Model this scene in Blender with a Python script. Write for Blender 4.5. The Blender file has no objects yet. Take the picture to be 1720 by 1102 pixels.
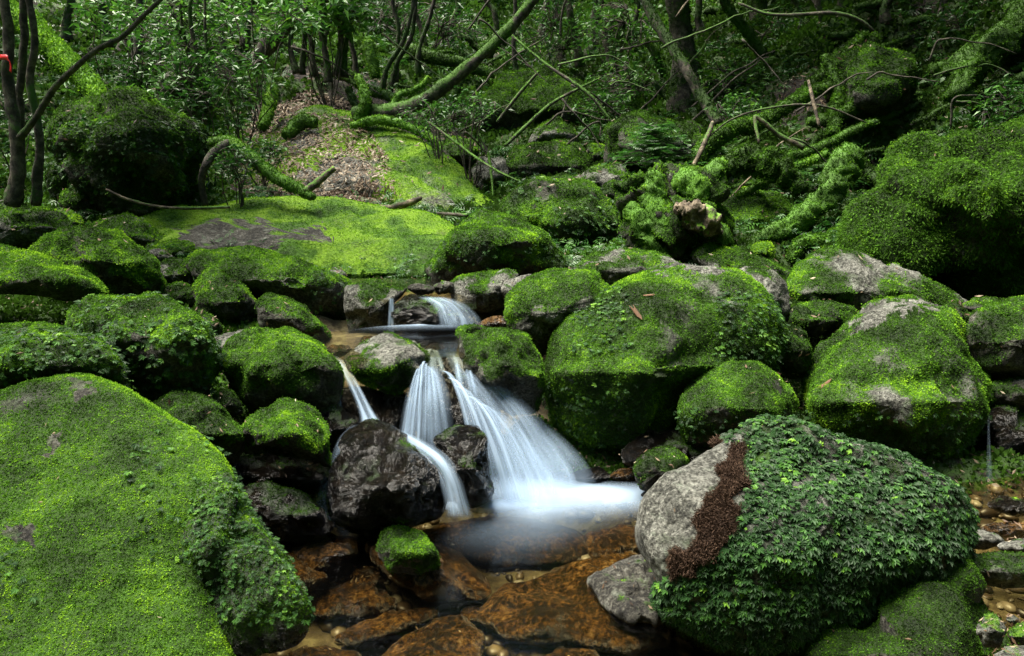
import bpy, math
import numpy as np
from math import radians as R
rng = np.random.default_rng(7)
scene = bpy.context.scene
col = scene.collection

# ------------------------------------------------------------------ camera
W0, H0 = 1720.0, 1102.0
CAMZ, PITCH, LENS = 1.5, 12.0, 28.0
F = W0 * LENS / 36.0
cd = bpy.data.cameras.new('camera'); cam = bpy.data.objects.new('camera', cd); col.objects.link(cam)
cam.location = (0, 0, CAMZ); cam.rotation_euler = (R(90 - PITCH), 0, 0)
cd.lens = LENS; cd.sensor_width = 36.0; cd.clip_start = 0.05; cd.clip_end = 500
scene.camera = cam
# ------------------------------------------------------------------ light
SUN_EL, SUN_ROT = 68.0, 285.0
w = bpy.data.worlds.new('World'); scene.world = w; w.use_nodes = True
nt = w.node_tree; bg = nt.nodes['Background']
sky = nt.nodes.new('ShaderNodeTexSky'); sky.sky_type = 'NISHITA'; sky.sun_disc = False
sky.sun_elevation = R(SUN_EL); sky.sun_rotation = R(SUN_ROT); sky.dust_density = 3.0; sky.ozone_density = 1.0
nt.links.new(sky.outputs[0], bg.inputs[0]); bg.inputs[1].default_value = 0.085
sd = bpy.data.lights.new('sun', 'SUN'); sd.energy = 4.9; sd.angle = R(46); sd.color = (1.0, 0.95, 0.82)
so = bpy.data.objects.new('sun', sd); col.objects.link(so)
# sun direction: azimuth measured like the sky texture (clockwise from +Y)
az = R(SUN_ROT); el = R(SUN_EL)
import mathutils
v = mathutils.Vector((math.sin(az) * math.cos(el), math.cos(az) * math.cos(el), math.sin(el)))
so.rotation_euler = v.to_track_quat('Z', 'Y').to_euler(); so.location = (0, 0, 20)
vs = scene.view_settings; vs.view_transform = 'Standard'; vs.look = 'None'; vs.gamma = 1; vs.use_curve_mapping = False
vs.exposure = 2.02
scene.cycles.transparent_max_bounces = 24
scene.cycles.max_bounces = 6; scene.cycles.diffuse_bounces = 3; scene.cycles.glossy_bounces = 3
scene.cycles.caustics_reflective = False; scene.cycles.caustics_refractive = False

# ------------------------------------------------------------------ projection
cp, sp = math.cos(R(PITCH)), math.sin(R(PITCH))
def ray(px, py):
    px = np.asarray(px, float); py = np.asarray(py, float)
    a = (px - W0 / 2) / F; b = (H0 / 2 - py) / F
    x = a; y = cp + b * sp; z = -sp + b * cp
    return np.stack([x / y, np.ones_like(x), z / y], -1)
def P3(px, py, Y):
    d = ray(px, py); Y = np.asarray(Y, float)
    return d * Y[..., None] + np.array([0, 0, CAMZ])
PXM = lambda Y: Y / F            # metres per photo pixel at distance Y

# ------------------------------------------------------------------ noise
CAMP = np.array([0, 0, CAMZ])
_perm = rng.permutation(256); _perm = np.concatenate([_perm, _perm])
_g = rng.normal(size=(256, 3)); _g /= np.linalg.norm(_g, axis=1)[:, None]
def perlin(p):
    i = np.floor(p).astype(int); f = p - i; i &= 255
    u = f * f * f * (f * (f * 6 - 15) + 10); out = 0
    for dx in (0, 1):
        for dy in (0, 1):
            for dz in (0, 1):
                h = _perm[(_perm[(_perm[(i[:, 0] + dx) & 255] + i[:, 1] + dy) & 255] + i[:, 2] + dz) & 255]
                d = _g[h]
                n = d[:, 0] * (f[:, 0] - dx) + d[:, 1] * (f[:, 1] - dy) + d[:, 2] * (f[:, 2] - dz)
                wx = u[:, 0] if dx else 1 - u[:, 0]; wy = u[:, 1] if dy else 1 - u[:, 1]; wz = u[:, 2] if dz else 1 - u[:, 2]
                out = out + n * wx * wy * wz
    return out
def fbm(p, freq=1.0, oct=4, gain=0.5, seed=0.0):
    a, s = 1.0, 0; p = p * freq + seed * 17.31
    for _ in range(oct):
        s = s + a * perlin(p); p = p * 2.03 + 5.7; a *= gain
    return s
def ridged(p, freq=1.0, oct=3, seed=0.0):
    a, s = 1.0, 0; p = p * freq + seed * 11.7
    for _ in range(oct):
        s = s + a * (1 - 2.2 * np.abs(perlin(p))); p = p * 2.1 + 3.3; a *= 0.5
    return s - 1.0
def sstep(a, b, x):
    t = np.clip((x - a) / (b - a), 0, 1); return t * t * (3 - 2 * t)

# ------------------------------------------------------------------ mesh helpers
def mesh_np(name, V, Fc, n, mat, attrs=None, smooth=True, parent=None, uv=None):
    """V (N,3); Fc (M,n) faces of n corners, or a list of such arrays"""
    if isinstance(Fc, list):
        loops = np.concatenate([f.ravel() for f in Fc]); tot = np.concatenate([np.full(len(f), f.shape[1]) for f in Fc])
    else:
        loops = Fc.ravel(); tot = np.full(len(Fc), n)
    me = bpy.data.meshes.new(name)
    me.vertices.add(len(V)); me.vertices.foreach_set('co', np.ascontiguousarray(V, dtype=np.float32).ravel())
    me.loops.add(len(loops)); me.loops.foreach_set('vertex_index', loops.astype(np.int32))
    me.polygons.add(len(tot)); st = np.concatenate([[0], np.cumsum(tot)[:-1]]).astype(np.int32)
    me.polygons.foreach_set('loop_start', st)
    me.polygons.foreach_set('use_smooth', np.full(len(tot), smooth))
    for k, a in (attrs or {}).items():
        at = me.attributes.new(k, 'FLOAT', 'POINT'); at.data.foreach_set('value', np.ascontiguousarray(a, dtype=np.float32))
    me.update(calc_edges=True)
    if mat: me.materials.append(mat)
    o = bpy.data.objects.new(name, me); col.objects.link(o)
    if parent: o.parent = parent
    return o
def tag(o, label=None, cat=None, group=None, kind=None):
    if label: o['label'] = label
    if cat: o['category'] = cat
    if group: o['group'] = group
    if kind: o['kind'] = kind
    return o
def vnormals(V, Fq):
    a = V[Fq[:, 0]]; n = np.cross(V[Fq[:, 2]] - a, V[Fq[:, -1]] - V[Fq[:, 1]]) if Fq.shape[1] == 4 else np.cross(V[Fq[:, 1]] - a, V[Fq[:, 2]] - a)
    N = np.zeros_like(V)
    for k in range(Fq.shape[1]): np.add.at(N, Fq[:, k], n)
    return N / (np.linalg.norm(N, axis=1)[:, None] + 1e-12)

# ------------------------------------------------------------------ materials
def newmat(name):
    m = bpy.data.materials.new(name); m.use_nodes = True; t = m.node_tree
    return m, t, t.nodes['Principled BSDF'], t.nodes['Material Output']
def N(t, typ, **kw):
    n = t.nodes.new(typ)
    for k, v in kw.items():
        if k.startswith('i_'): n.inputs[k[2:]].default_value = v
        else: setattr(n, k, v)
    return n
def ramp(t, stops, fac):
    r = t.nodes.new('ShaderNodeValToRGB'); e = r.color_ramp.elements
    while len(e) < len(stops): e.new(0.5)
    for i, (p, c) in enumerate(stops): e[i].position = p; e[i].color = (c[0], c[1], c[2], 1)
    t.links.new(fac, r.inputs[0]); return r.outputs[0]
def attr(t, name): return N(t, 'ShaderNodeAttribute', attribute_name=name).outputs['Fac']
def mixc(t, a, b, f, mode='MIX'):
    m = t.nodes.new('ShaderNodeMix'); m.data_type = 'RGBA'; m.blend_type = mode
    for s, x in ((m.inputs[0], f), (m.inputs[6], a), (m.inputs[7], b)):
        if isinstance(x, (int, float)): s.default_value = x
        elif isinstance(x, tuple): s.default_value = (*x, 1)
        else: t.links.new(x, s)
    return m.outputs[2]
def mth(t, op, a, b=0.0, clamp=False):
    m = t.nodes.new('ShaderNodeMath'); m.operation = op; m.use_clamp = clamp
    for s, x in ((m.inputs[0], a), (m.inputs[1], b)):
        if isinstance(x, (int, float)): s.default_value = x
        else: t.links.new(x, s)
    return m.outputs[0]
def objco(t): return N(t, 'ShaderNodeNewGeometry').outputs['Position']
def noise(t, scale, detail=4, rough=0.55, vec=None):
    n = N(t, 'ShaderNodeTexNoise'); n.inputs['Scale'].default_value = scale; n.inputs['Detail'].default_value = detail; n.inputs['Roughness'].default_value = rough
    t.links.new(vec if vec else objco(t), n.inputs['Vector']); return n.outputs['Fac']

MOSS = [(0.0, (0.010, 0.022, 0.004)), (0.35, (0.028, 0.066, 0.007)), (0.65, (0.069, 0.172, 0.012)), (1.0, (0.215, 0.385, 0.018))]
def rock_material(name, stops, rough=0.85, fine=60, wetrough=None, bump=0.5, spec=0.3, bd=.03, lich=.5):
    m, t, b, o = newmat(name)
    n1 = noise(t, 7, 6, 0.65); n2 = noise(t, fine, 5, 0.7)
    n3 = N(t, 'ShaderNodeTexVoronoi'); n3.inputs['Scale'].default_value = fine * 1.5; t.links.new(objco(t), n3.inputs['Vector'])
    f = mth(t, 'ADD', mth(t, 'MULTIPLY', n1, 0.42), mth(t, 'MULTIPLY', n2, 0.58))
    c = ramp(t, stops, f)
    sp_ = ramp(t, [(0.1, (0.10, 0.10, 0.10)), (0.28, (0.8, 0.8, 0.8)), (0.6, (1.35, 1.35, 1.35))], n3.outputs['Distance'])
    c = mixc(t, c, sp_, 0.85, 'MULTIPLY')
    lich = mth(t, 'MULTIPLY', ramp(t, [(0.56, (0, 0, 0)), (0.66, (1, 1, 1))], noise(t, 16, 5, 0.7)), lich if spec < .6 else 0.0)
    c = mixc(t, c, (0.40, 0.45, 0.36), lich)
    mossc = ramp(t, MOSS, mth(t, 'ADD', mth(t, 'MULTIPLY', attr(t, 'tone'), 0.95), mth(t, 'MULTIPLY', mth(t, 'SUBTRACT', noise(t, 45, 4, 0.7), 0.5), 0.7)))
    mm = ramp(t, [(0.36, (0, 0, 0)), (0.72, (1, 1, 1))], mth(t, 'ADD', attr(t, 'moss'), mth(t, 'MULTIPLY', mth(t, 'SUBTRACT', noise(t, 30, 5, 0.75), 0.5), 0.9)))
    c = mixc(t, c, mossc, mm)
    t.links.new(c, b.inputs['Base Color'])
    wet = wetrough if wetrough else rough
    rr = mixc(t, (wet,) * 3, (0.9,) * 3, mm); t.links.new(rr, b.inputs['Roughness'])
    b.inputs['Specular IOR Level'].default_value = spec
    bp = N(t, 'ShaderNodeBump'); bp.inputs['Strength'].default_value = bump; bp.inputs['Distance'].default_value = bd
    t.links.new(mth(t, 'ADD', mth(t, 'MULTIPLY', noise(t, 26, 9, 0.75), 1.0), mth(t, 'MULTIPLY', n2, 0.35)), bp.inputs['Height'])
    t.links.new(bp.outputs[0], b.inputs['Normal'])
    return m
M = {}
M['granite'] = rock_material('granite', [(0.40, (0.02, 0.02, 0.017)), (0.47, (0.075, 0.075, 0.063)), (0.53, (0.17, 0.17, 0.148)), (0.62, (0.32, 0.32, 0.28))], bump=1.0, bd=.09)
M['dark'] = rock_material('dark_granite', [(0.40, (0.010, 0.009, 0.008)), (0.48, (0.032, 0.030, 0.024)), (0.55, (0.085, 0.080, 0.065)), (0.64, (0.19, 0.19, 0.165))], bump=1.0, bd=.08, lich=.3)
M['wet'] = rock_material('wet_granite', [(0.40, (0.004, 0.0035, 0.003)), (0.50, (0.010, 0.008, 0.006)), (0.58, (0.022, 0.016, 0.011)), (0.68, (0.06, 0.048, 0.036))], rough=0.2, wetrough=0.09, bump=1.0, spec=0.7, bd=.16)
M['amber'] = rock_material('amber_stained_rock', [(0.40, (0.007, 0.005, 0.003)), (0.47, (0.024, 0.014, 0.006)), (0.53, (0.068, 0.034, 0.011)), (0.60, (0.145, 0.080, 0.026)), (0.68, (0.27, 0.20, 0.10))], rough=0.25, wetrough=0.16, bump=0.9, spec=0.7, fine=40, bd=.08, lich=0)
def foliage_material(name, stops, attrn='tone', rough=0.75, spec=0.25, trans=0.35, back=None):
    m, t, b, o = newmat(name)
    c = ramp(t, stops, attr(t, attrn)); t.links.new(c, b.inputs['Base Color'])
    b.inputs['Roughness'].default_value = rough; b.inputs['Specular IOR Level'].default_value = spec
    tr = N(t, 'ShaderNodeBsdfTranslucent'); t.links.new(c, tr.inputs[0])
    mx = N(t, 'ShaderNodeMixShader'); mx.inputs[0].default_value = trans
    t.links.new(b.outputs[0], mx.inputs[1]); t.links.new(tr.outputs[0], mx.inputs[2]); t.links.new(mx.outputs[0], o.inputs[0])
    return m
M['moss'] = foliage_material('moss_fronds', [(p, tuple(x * 1.25 for x in c)) for p, c in MOSS], trans=0.4, spec=0.1)
M['leafy'] = foliage_material('leafy_liverwort', [(0, (0.008, 0.024, 0.006)), (0.4, (0.018, 0.056, 0.012)), (0.75, (0.050, 0.14, 0.018)), (1, (0.14, 0.28, 0.025))], rough=0.55, spec=0.22, trans=0.25)
M['leaf'] = foliage_material('shrub_leaves', [(0, (0.006, 0.024, 0.006)), (0.4, (0.022, 0.085, 0.012)), (0.75, (0.07, 0.20, 0.020)), (1, (0.18, 0.36, 0.03))], rough=0.42, spec=0.4, trans=0.3)
M['litter'] = foliage_material('dead_leaves', [(0, (0.03, 0.015, 0.008)), (0.4, (0.085, 0.050, 0.028)), (0.75, (0.19, 0.145, 0.095)), (1, (0.38, 0.33, 0.25))], rough=0.6, trans=0.1)
M['rootmoss'] = foliage_material('brown_dead_moss', [(0, (0.012, 0.007, 0.005)), (0.5, (0.040, 0.021, 0.012)), (1, (0.11, 0.068, 0.042))], rough=0.9, trans=0.1)
M['gravel'] = foliage_material('gravel', [(0, (0.012, 0.009, 0.006)), (0.4, (0.045, 0.03, 0.017)), (0.75, (0.11, 0.085, 0.05)), (1, (0.22, 0.20, 0.15))], rough=0.4, spec=.5, trans=0.0)
def bark_material(name, stops, scale=14):
    m, t, b, o = newmat(name)
    n1 = noise(t, scale, 6, 0.7)
    c = ramp(t, stops, n1)
    mossc = ramp(t, MOSS, attr(t, 'tone'))
    mm = ramp(t, [(0.45, (0, 0, 0)), (0.58, (1, 1, 1))], mth(t, 'ADD', attr(t, 'moss'), mth(t, 'MULTIPLY', mth(t, 'SUBTRACT', noise(t, 25, 4, 0.7), 0.5), 0.8)))
    t.links.new(mixc(t, c, mossc, mm), b.inputs['Base Color']); b.inputs['Roughness'].default_value = 0.9
    bp = N(t, 'ShaderNodeBump'); bp.inputs['Strength'].default_value = 0.7; bp.inputs['Distance'].default_value = 0.02
    t.links.new(noise(t, scale * 4, 6, 0.75), bp.inputs['Height']); t.links.new(bp.outputs[0], b.inputs['Normal'])
    return m
M['bark'] = bark_material('bark', [(0.38, (0.010, 0.008, 0.006)), (0.5, (0.035, 0.028, 0.02)), (0.64, (0.11, 0.095, 0.07))])
M['deadwood'] = bark_material('dead_wood', [(0.38, (0.02, 0.014, 0.009)), (0.5, (0.08, 0.06, 0.038)), (0.64, (0.26, 0.21, 0.14))])
def plain(name, c, rough=0.6):
    m, t, b, o = newmat(name)
    t.links.new(ramp(t, [(0.3, tuple(x * 0.8 for x in c)), (0.7, c)], noise(t, 30)), b.inputs['Base Color']); b.inputs['Roughness'].default_value = rough
    return m
M['rust'] = plain('dry_sprig', (0.13, 0.065, 0.03), .8)
M['ribbon'] = plain('red_ribbon', (0.80, 0.02, 0.03), 0.4)
def ground_mat():
    m, t, b, o = newmat('forest_floor')
    soil = ramp(t, [(0.35, (0.004, 0.003, 0.002)), (0.5, (0.012, 0.008, 0.005)), (0.62, (0.035, 0.022, 0.013)), (0.75, (0.10, 0.07, 0.045))], noise(t, 25, 8, 0.75))
    mossc = ramp(t, MOSS, mth(t, 'ADD', attr(t, 'tone'), mth(t, 'MULTIPLY', mth(t, 'SUBTRACT', noise(t, 9, 6, 0.7), 0.5), 0.8)))
    mm = ramp(t, [(0.45, (0, 0, 0)), (0.55, (1, 1, 1))], mth(t, 'ADD', attr(t, 'moss'), mth(t, 'MULTIPLY', mth(t, 'SUBTRACT', noise(t, 6, 6, 0.75), 0.5), 1.0)))
    c = mixc(t, soil, mossc, mm)
    bed = ramp(t, [(0.38, (0.03, 0.02, 0.009)), (0.5, (0.085, 0.065, 0.028)), (0.64, (0.19, 0.165, 0.08))], noise(t, 9, 7, 0.7))
    c = mixc(t, c, bed, attr(t, 'bed'))
    t.links.new(c, b.inputs['Base Color']); b.inputs['Roughness'].default_value = 0.9
    bp = N(t, 'ShaderNodeBump'); bp.inputs['Strength'].default_value = 0.8; bp.inputs['Distance'].default_value = 0.05
    t.links.new(noise(t, 14, 8, 0.75), bp.inputs['Height']); t.links.new(bp.outputs[0], b.inputs['Normal'])
    return m
M['ground'] = ground_mat()
def water_mat(name, tint, rough, bumpd):
    m, t, b, o = newmat(name)
    t.nodes.remove(b)
    tr = N(t, 'ShaderNodeBsdfTransparent'); tr.inputs[0].default_value = (*tint, 1)
    gl = N(t, 'ShaderNodeBsdfGlossy'); gl.inputs['Roughness'].default_value = rough
    fr = N(t, 'ShaderNodeFresnel'); fr.inputs[0].default_value = 1.33
    bp = N(t, 'ShaderNodeBump'); bp.inputs['Strength'].default_value = 0.5; bp.inputs['Distance'].default_value = bumpd
    mp = N(t, 'ShaderNodeMapping'); mp.inputs['Scale'].default_value = (1.0, 2.5, 1.0); t.links.new(objco(t), mp.inputs[0])
    t.links.new(noise(t, 5, 3, 0.5, mp.outputs[0]), bp.inputs['Height'])
    t.links.new(bp.outputs[0], gl.inputs['Normal']); t.links.new(bp.outputs[0], fr.inputs['Normal'])
    mx = N(t, 'ShaderNodeMixShader'); t.links.new(fr.outputs[0], mx.inputs[0]); t.links.new(tr.outputs[0], mx.inputs[1]); t.links.new(gl.outputs[0], mx.inputs[2])
    t.links.new(mx.outputs[0], o.inputs[0])
    return m
M['water'] = water_mat('stream_water', (0.80, 0.75, 0.56), 0.14, 0.006)
def white_mat(name, streak=True):
    m, t, b, o = newmat(name); t.nodes.remove(b)
    df = N(t, 'ShaderNodeBsdfDiffuse'); df.inputs[0].default_value = (0.52, 0.68, 0.88, 1)
    tl = N(t, 'ShaderNodeBsdfTranslucent'); tl.inputs[0].default_value = (0.52, 0.68, 0.88, 1)
    mx = N(t, 'ShaderNodeMixShader'); mx.inputs[0].default_value = 0.45
    t.links.new(df.outputs[0], mx.inputs[1]); t.links.new(tl.outputs[0], mx.inputs[2])
    tr = N(t, 'ShaderNodeBsdfTransparent')
    a = attr(t, 'alpha')
    if streak:
        cx = N(t, 'ShaderNodeCombineXYZ'); t.links.new(attr(t, 'su'), cx.inputs[0]); t.links.new(attr(t, 'sv'), cx.inputs[1])
        n1 = noise(t, 1.0, 2.2, 0.5, cx.outputs[0])
        s = ramp(t, [(0.32, (0.25,) * 3), (0.72, (1.0,) * 3)], n1)
        a = mth(t, 'MULTIPLY', a, s)
    m2 = N(t, 'ShaderNodeMixShader'); t.links.new(a, m2.inputs[0]); t.links.new(tr.outputs[0], m2.inputs[1]); t.links.new(mx.outputs[0], m2.inputs[2])
    t.links.new(m2.outputs[0], o.inputs[0])
    return m
M['fall'] = white_mat('falling_water'); M['foam'] = white_mat('white_foam', False)

# ------------------------------------------------------------------ terrain
CP = []
def gpx(px, py, Y): p = P3(px, py, Y); CP.append((p[0], p[1], p[2]))
for x in (-0.9, -0.3, 0.3, 0.9, 1.5, 2.2):
    for y in (0.8, 1.6, 2.4, 3.1): CP.append((x, y, -0.17))
for x in (3.0, 3.8):
    for y in (0.8, 2.0, 3.1): CP.append((x, y, -0.1))
for p in [(-1.6, 3.0, .15), (-1.5, 2.2, .1), (-1.7, 1.2, .1), (-2.6, 3, .35), (-2.8, 1.5, .4), (-3, 4, .5), (-4, 5.5, .75), (-1.2, 3.7, .3), (-1.6, 4.4, .5), (-.9, 3.6, .2), (-.3, 3.75, .25),
          (0.2, 3.75, .25), (-.5, 4.1, .42), (0, 4.1, .42), (-.9, 4.5, .5), (-.4, 4.8, .55), (0.3, 4.8, .6), (0.8, 4.3, .4), (0.6, 3.6, -.05), (1.1, 3.5, -.1), (1.6, 3.7, .1), (2.4, 3.7, 0.05), (2.9, 3.6, -.1),
          (1.4, 4.6, .55), (2.4, 4.7, .6), (3.4, 4.4, .55), (4.2, 3.4, .3), (4.5, 4.6, .8), (-.3, 5.4, .66), (-1.5, 5.4, .66), (1, 5.6, .7), (2.2, 5.6, .85), (0.5, 7, .9)]: CP.append(p)
for p in [(0, 350, 7.5), (200, 345, 7.5), (400, 345, 7.2), (560, 340, 7.8), (500, 250, 9.5), (600, 250, 10), (420, 300, 8.4), (250, 140, 12.5), (100, 110, 13.5), (0, 80, 13.5), (-200, 100, 12), (720, 200, 11.5),
          (600, 150, 12.5), (700, 90, 15), (820, 330, 8.3), (860, 260, 10.5), (880, 190, 13), (860, 60, 18), (1000, 290, 8.5), (1020, 200, 11.5), (1100, 130, 13), (1200, 100, 12.5), (1180, 290, 7.8), (1250, 250, 8.3),
          (1300, 420, 6), (1450, 420, 5.8), (1400, 320, 7.0), (1430, 230, 8), (1450, 120, 9), (1600, 250, 7.0), (1720, 300, 6.2), (1650, 90, 8.3), (1800, 200, 6.5), (1720, -40, 8.5), (1500, -20, 10.5), (1350, 0, 13), (1200, 0, 15.5),
          (1000, 0, 20), (600, -10, 18.5), (400, 0, 18.5), (200, 0, 18), (0, 0, 17), (-200, 0, 15)]: gpx(*p)
CP += [(-6, 2, 1.6), (-6, 5, 1.8), (-7, -1, 2.2), (-7, 8, 2.2), (-11, 4, 5), (-11, 12, 6), (6.5, 2, 1.8), (6.5, -1, 2.4), (7, 4.5, 3.2), (11, 4, 7), (11, 10, 8.5), (0, -0.5, -.2), (0, -3, .2), (-4, -4, 2), (4, -4, 2), (0, -8, 3), (-9, -8, 7), (9, -8, 7),
       (0, 24, 8), (-9, 24, 9.5), (9, 24, 11), (0, 32, 14), (-14, 30, 16), (14, 30, 17), (-18, 10, 12), (18, 10, 14), (-16, -10, 12), (16, -10, 12), (0, -16, 9)]
CP = np.array(CP); CP = CP[np.unique(np.round(CP[:, :2], 2), axis=0, return_index=True)[1]]
def _phi(r): return np.where(r > 0, r * r * np.log(r + 1e-9), 0)
_n = len(CP); _A = np.zeros((_n + 3, _n + 3)); _d = np.linalg.norm(CP[:, None, :2] - CP[None, :, :2], axis=2)
_A[:_n, :_n] = _phi(_d) + np.eye(_n) * 0.02; _A[:_n, _n] = 1; _A[:_n, _n + 1:] = CP[:, :2]; _A[_n, :_n] = 1; _A[_n + 1:, :_n] = CP[:, :2].T
_w = np.linalg.solve(_A, np.concatenate([CP[:, 2], np.zeros(3)]))
def theight(x, y, detail=True):
    sh = x.shape; x = x.ravel(); y = y.ravel(); z = np.zeros_like(x)
    for a in range(0, len(x), 20000):
        s = slice(a, a + 20000); d = np.hypot(x[s, None] - CP[None, :, 0], y[s, None] - CP[None, :, 1])
        z[s] = _phi(d) @ _w[:_n] + _w[_n] + _w[_n + 1] * x[s] + _w[_n + 2] * y[s]
    # beyond the modelled valley keep rising as gorge walls
    rr = np.maximum(0, np.hypot(x, (y - 8)) - 22); z = np.where(rr > 0, np.clip(z, 6, 16) + 0.5 * np.minimum(rr, 14), z)
    if detail:
        p = np.stack([x, y, z * 0.5], -1)
        amp = 0.04 + 0.30 * sstep(5.5, 11, y) + .3 * sstep(3.5, 7, np.abs(x))
        z = z + amp * (fbm(p, 0.8, 5, .55) + .35 * ridged(p, 1.9, 3))
    return z.reshape(sh)
def axis(lo, hi, c0, c1, n_in, n_out):
    return np.concatenate([np.linspace(lo, c0, n_out)[:-1], np.linspace(c0, c1, n_in), np.linspace(c1, hi, n_out)[1:]])
GX = axis(-60, 60, -7, 8, 230, 45); GY = axis(-50, 70, 0, 17, 260, 45)
gx, gy = np.meshgrid(GX, GY); GZ = theight(gx, gy)
def zat(x, y):
    x = np.atleast_1d(np.asarray(x, float)); y = np.atleast_1d(np.asarray(y, float))
    i = np.clip(np.searchsorted(GX, x) - 1, 0, len(GX) - 2); j = np.clip(np.searchsorted(GY, y) - 1, 0, len(GY) - 2)
    u = (x - GX[i]) / (GX[i + 1] - GX[i]); v_ = (y - GY[j]) / (GY[j + 1] - GY[j])
    return (GZ[j, i] * (1 - u) + GZ[j, i + 1] * u) * (1 - v_) + (GZ[j + 1, i] * (1 - u) + GZ[j + 1, i + 1] * u) * v_
def hit(px, py, y0=3.0, y1=30.0):
    """where the line of sight through a photo pixel meets the ground"""
    Y = np.arange(y0, y1, 0.05); p = P3(np.full_like(Y, px), np.full_like(Y, py), Y)
    k = np.nonzero(p[:, 2] < zat(p[:, 0], p[:, 1]))[0]
    k = k[0] if len(k) else len(Y) - 1
    return p[k]
# ------------------------------------------------------------------ scatter of small blades on a surface
def tri_of(Fq): return np.concatenate([Fq[:, [0, 1, 2]], Fq[:, [0, 2, 3]]]) if Fq.shape[1] == 4 else Fq
def sample(V, T, wt, n):
    a, b, c = V[T[:, 0]], V[T[:, 1]], V[T[:, 2]]
    ar = 0.5 * np.linalg.norm(np.cross(b - a, c - a), axis=1) * wt
    cum = np.cumsum(ar)
    if cum[-1] <= 0 or n < 1: return None
    k = np.searchsorted(cum, rng.random(n) * cum[-1]); k = np.minimum(k, len(T) - 1)
    r1 = np.sqrt(rng.random(n)); r2 = rng.random(n); bc = np.stack([1 - r1, r1 * (1 - r2), r1 * r2], -1)
    return k, bc
def interp(A, T, k, bc): return sum(A[T[k, i]] * (bc[:, i, None] if A.ndim == 2 else bc[:, i]) for i in range(3))
def unit(a): return a / (np.linalg.norm(a, axis=-1, keepdims=True) + 1e-9)
def blades(name, P, Nn, L, tone, parent, mat, k=3, width=0.4, spread=1.0, droop=0.0):
    n = len(P); P = np.repeat(P, k, 0); Nn = np.repeat(Nn, k, 0); L = np.repeat(L, k) * rng.uniform(0.6, 1.3, n * k); tone = np.repeat(tone, k) + rng.normal(0, 0.05, n * k)
    d = unit(Nn + spread * rng.normal(size=P.shape) * 0.7); d[:, 2] -= droop; d = unit(d)
    s = unit(np.cross(d, rng.normal(size=P.shape)))
    base = P + rng.normal(size=P.shape) * (L * 0.35)[:, None]; w_ = (L * width)[:, None]
    mid = base + d * (L * 0.5)[:, None]
    V = np.stack([base - s * w_ * .3, mid - s * w_, base + d * L[:, None], mid + s * w_], 1).reshape(-1, 3)
    Fc = np.arange(len(V)).reshape(-1, 4)
    return mesh_np(name, V, Fc, 4, mat, {'tone': np.repeat(np.clip(tone, 0, 1), 4)}, smooth=False, parent=parent)
# a frond with leaflets: template in (along, side, up)
def lobed_template():
    V = []
    for a, l in ((-70, .55), (-38, .8), (0, 1.0), (38, .8), (70, .55)):
        a = R(a); d = np.array([math.cos(a), math.sin(a), 0]); s_ = np.array([-math.sin(a), math.cos(a), 0]); V += [d * .02, d * l * .6 - s_ * l * .20 + [0, 0, .04], d * l + [0, 0, -.14 * l], d * l * .6 + s_ * l * .20 + [0, 0, .04]]
    return np.array(V)
def frond_template(pairs=4, w=0.28):
    V = []; 
    for i in range(pairs):
        x = 0.15 + 0.75 * i / pairs; l = w * (1.25 - i / pairs) ; 
        for sgn in (-1, 1):
            b = np.array([x, 0, 0]); tip = np.array([x + 0.20, sgn * l * 1.6, -0.10]); m1 = np.array([x + 0.02, sgn * l * .7, .0]); m2 = np.array([x + 0.20, sgn * l * .8, .0])
            V += [b, m1, tip, m2]
    V += [np.array([.7, 0, 0]), np.array([.85, -.08, 0]), np.array([1.1, 0, -.08]), np.array([.85, .08, 0])]
    return np.array(V)
LEAF_T = np.array([[0, 0, 0], [.35, -.2, .05], [1, 0, -.1], [.35, .2, .05]])
LITTER_T = np.array([[-.5, 0, 0.05], [0, -.17, 0], [.5, 0, .12], [0, .17, .06]])
def place_templates(name, Tm, P, X, Nn, S, tone, mat, parent, quad=4, smooth=False, tvar=0.06, extra=None):
    X = unit(X - Nn * np.sum(X * Nn, 1)[:, None]); Yv = np.cross(Nn, X)
    V = P[:, None] + S[:, None, None] * (Tm[None, :, 0, None] * X[:, None] + Tm[None, :, 1, None] * Yv[:, None] + Tm[None, :, 2, None] * Nn[:, None])
    m = Tm.shape[0]; q = m // 4
    tn = np.repeat(tone, q) + rng.normal(0, tvar, len(P) * q)
    return mesh_np(name, V.reshape(-1, 3), np.arange(len(P) * m).reshape(-1, 4), 4, mat, {'tone': np.repeat(np.clip(tn, 0, 1), 4)}, smooth=smooth, parent=parent)
TUFT_PX = 2.1    # moss tuft length in photo pixels

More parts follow.
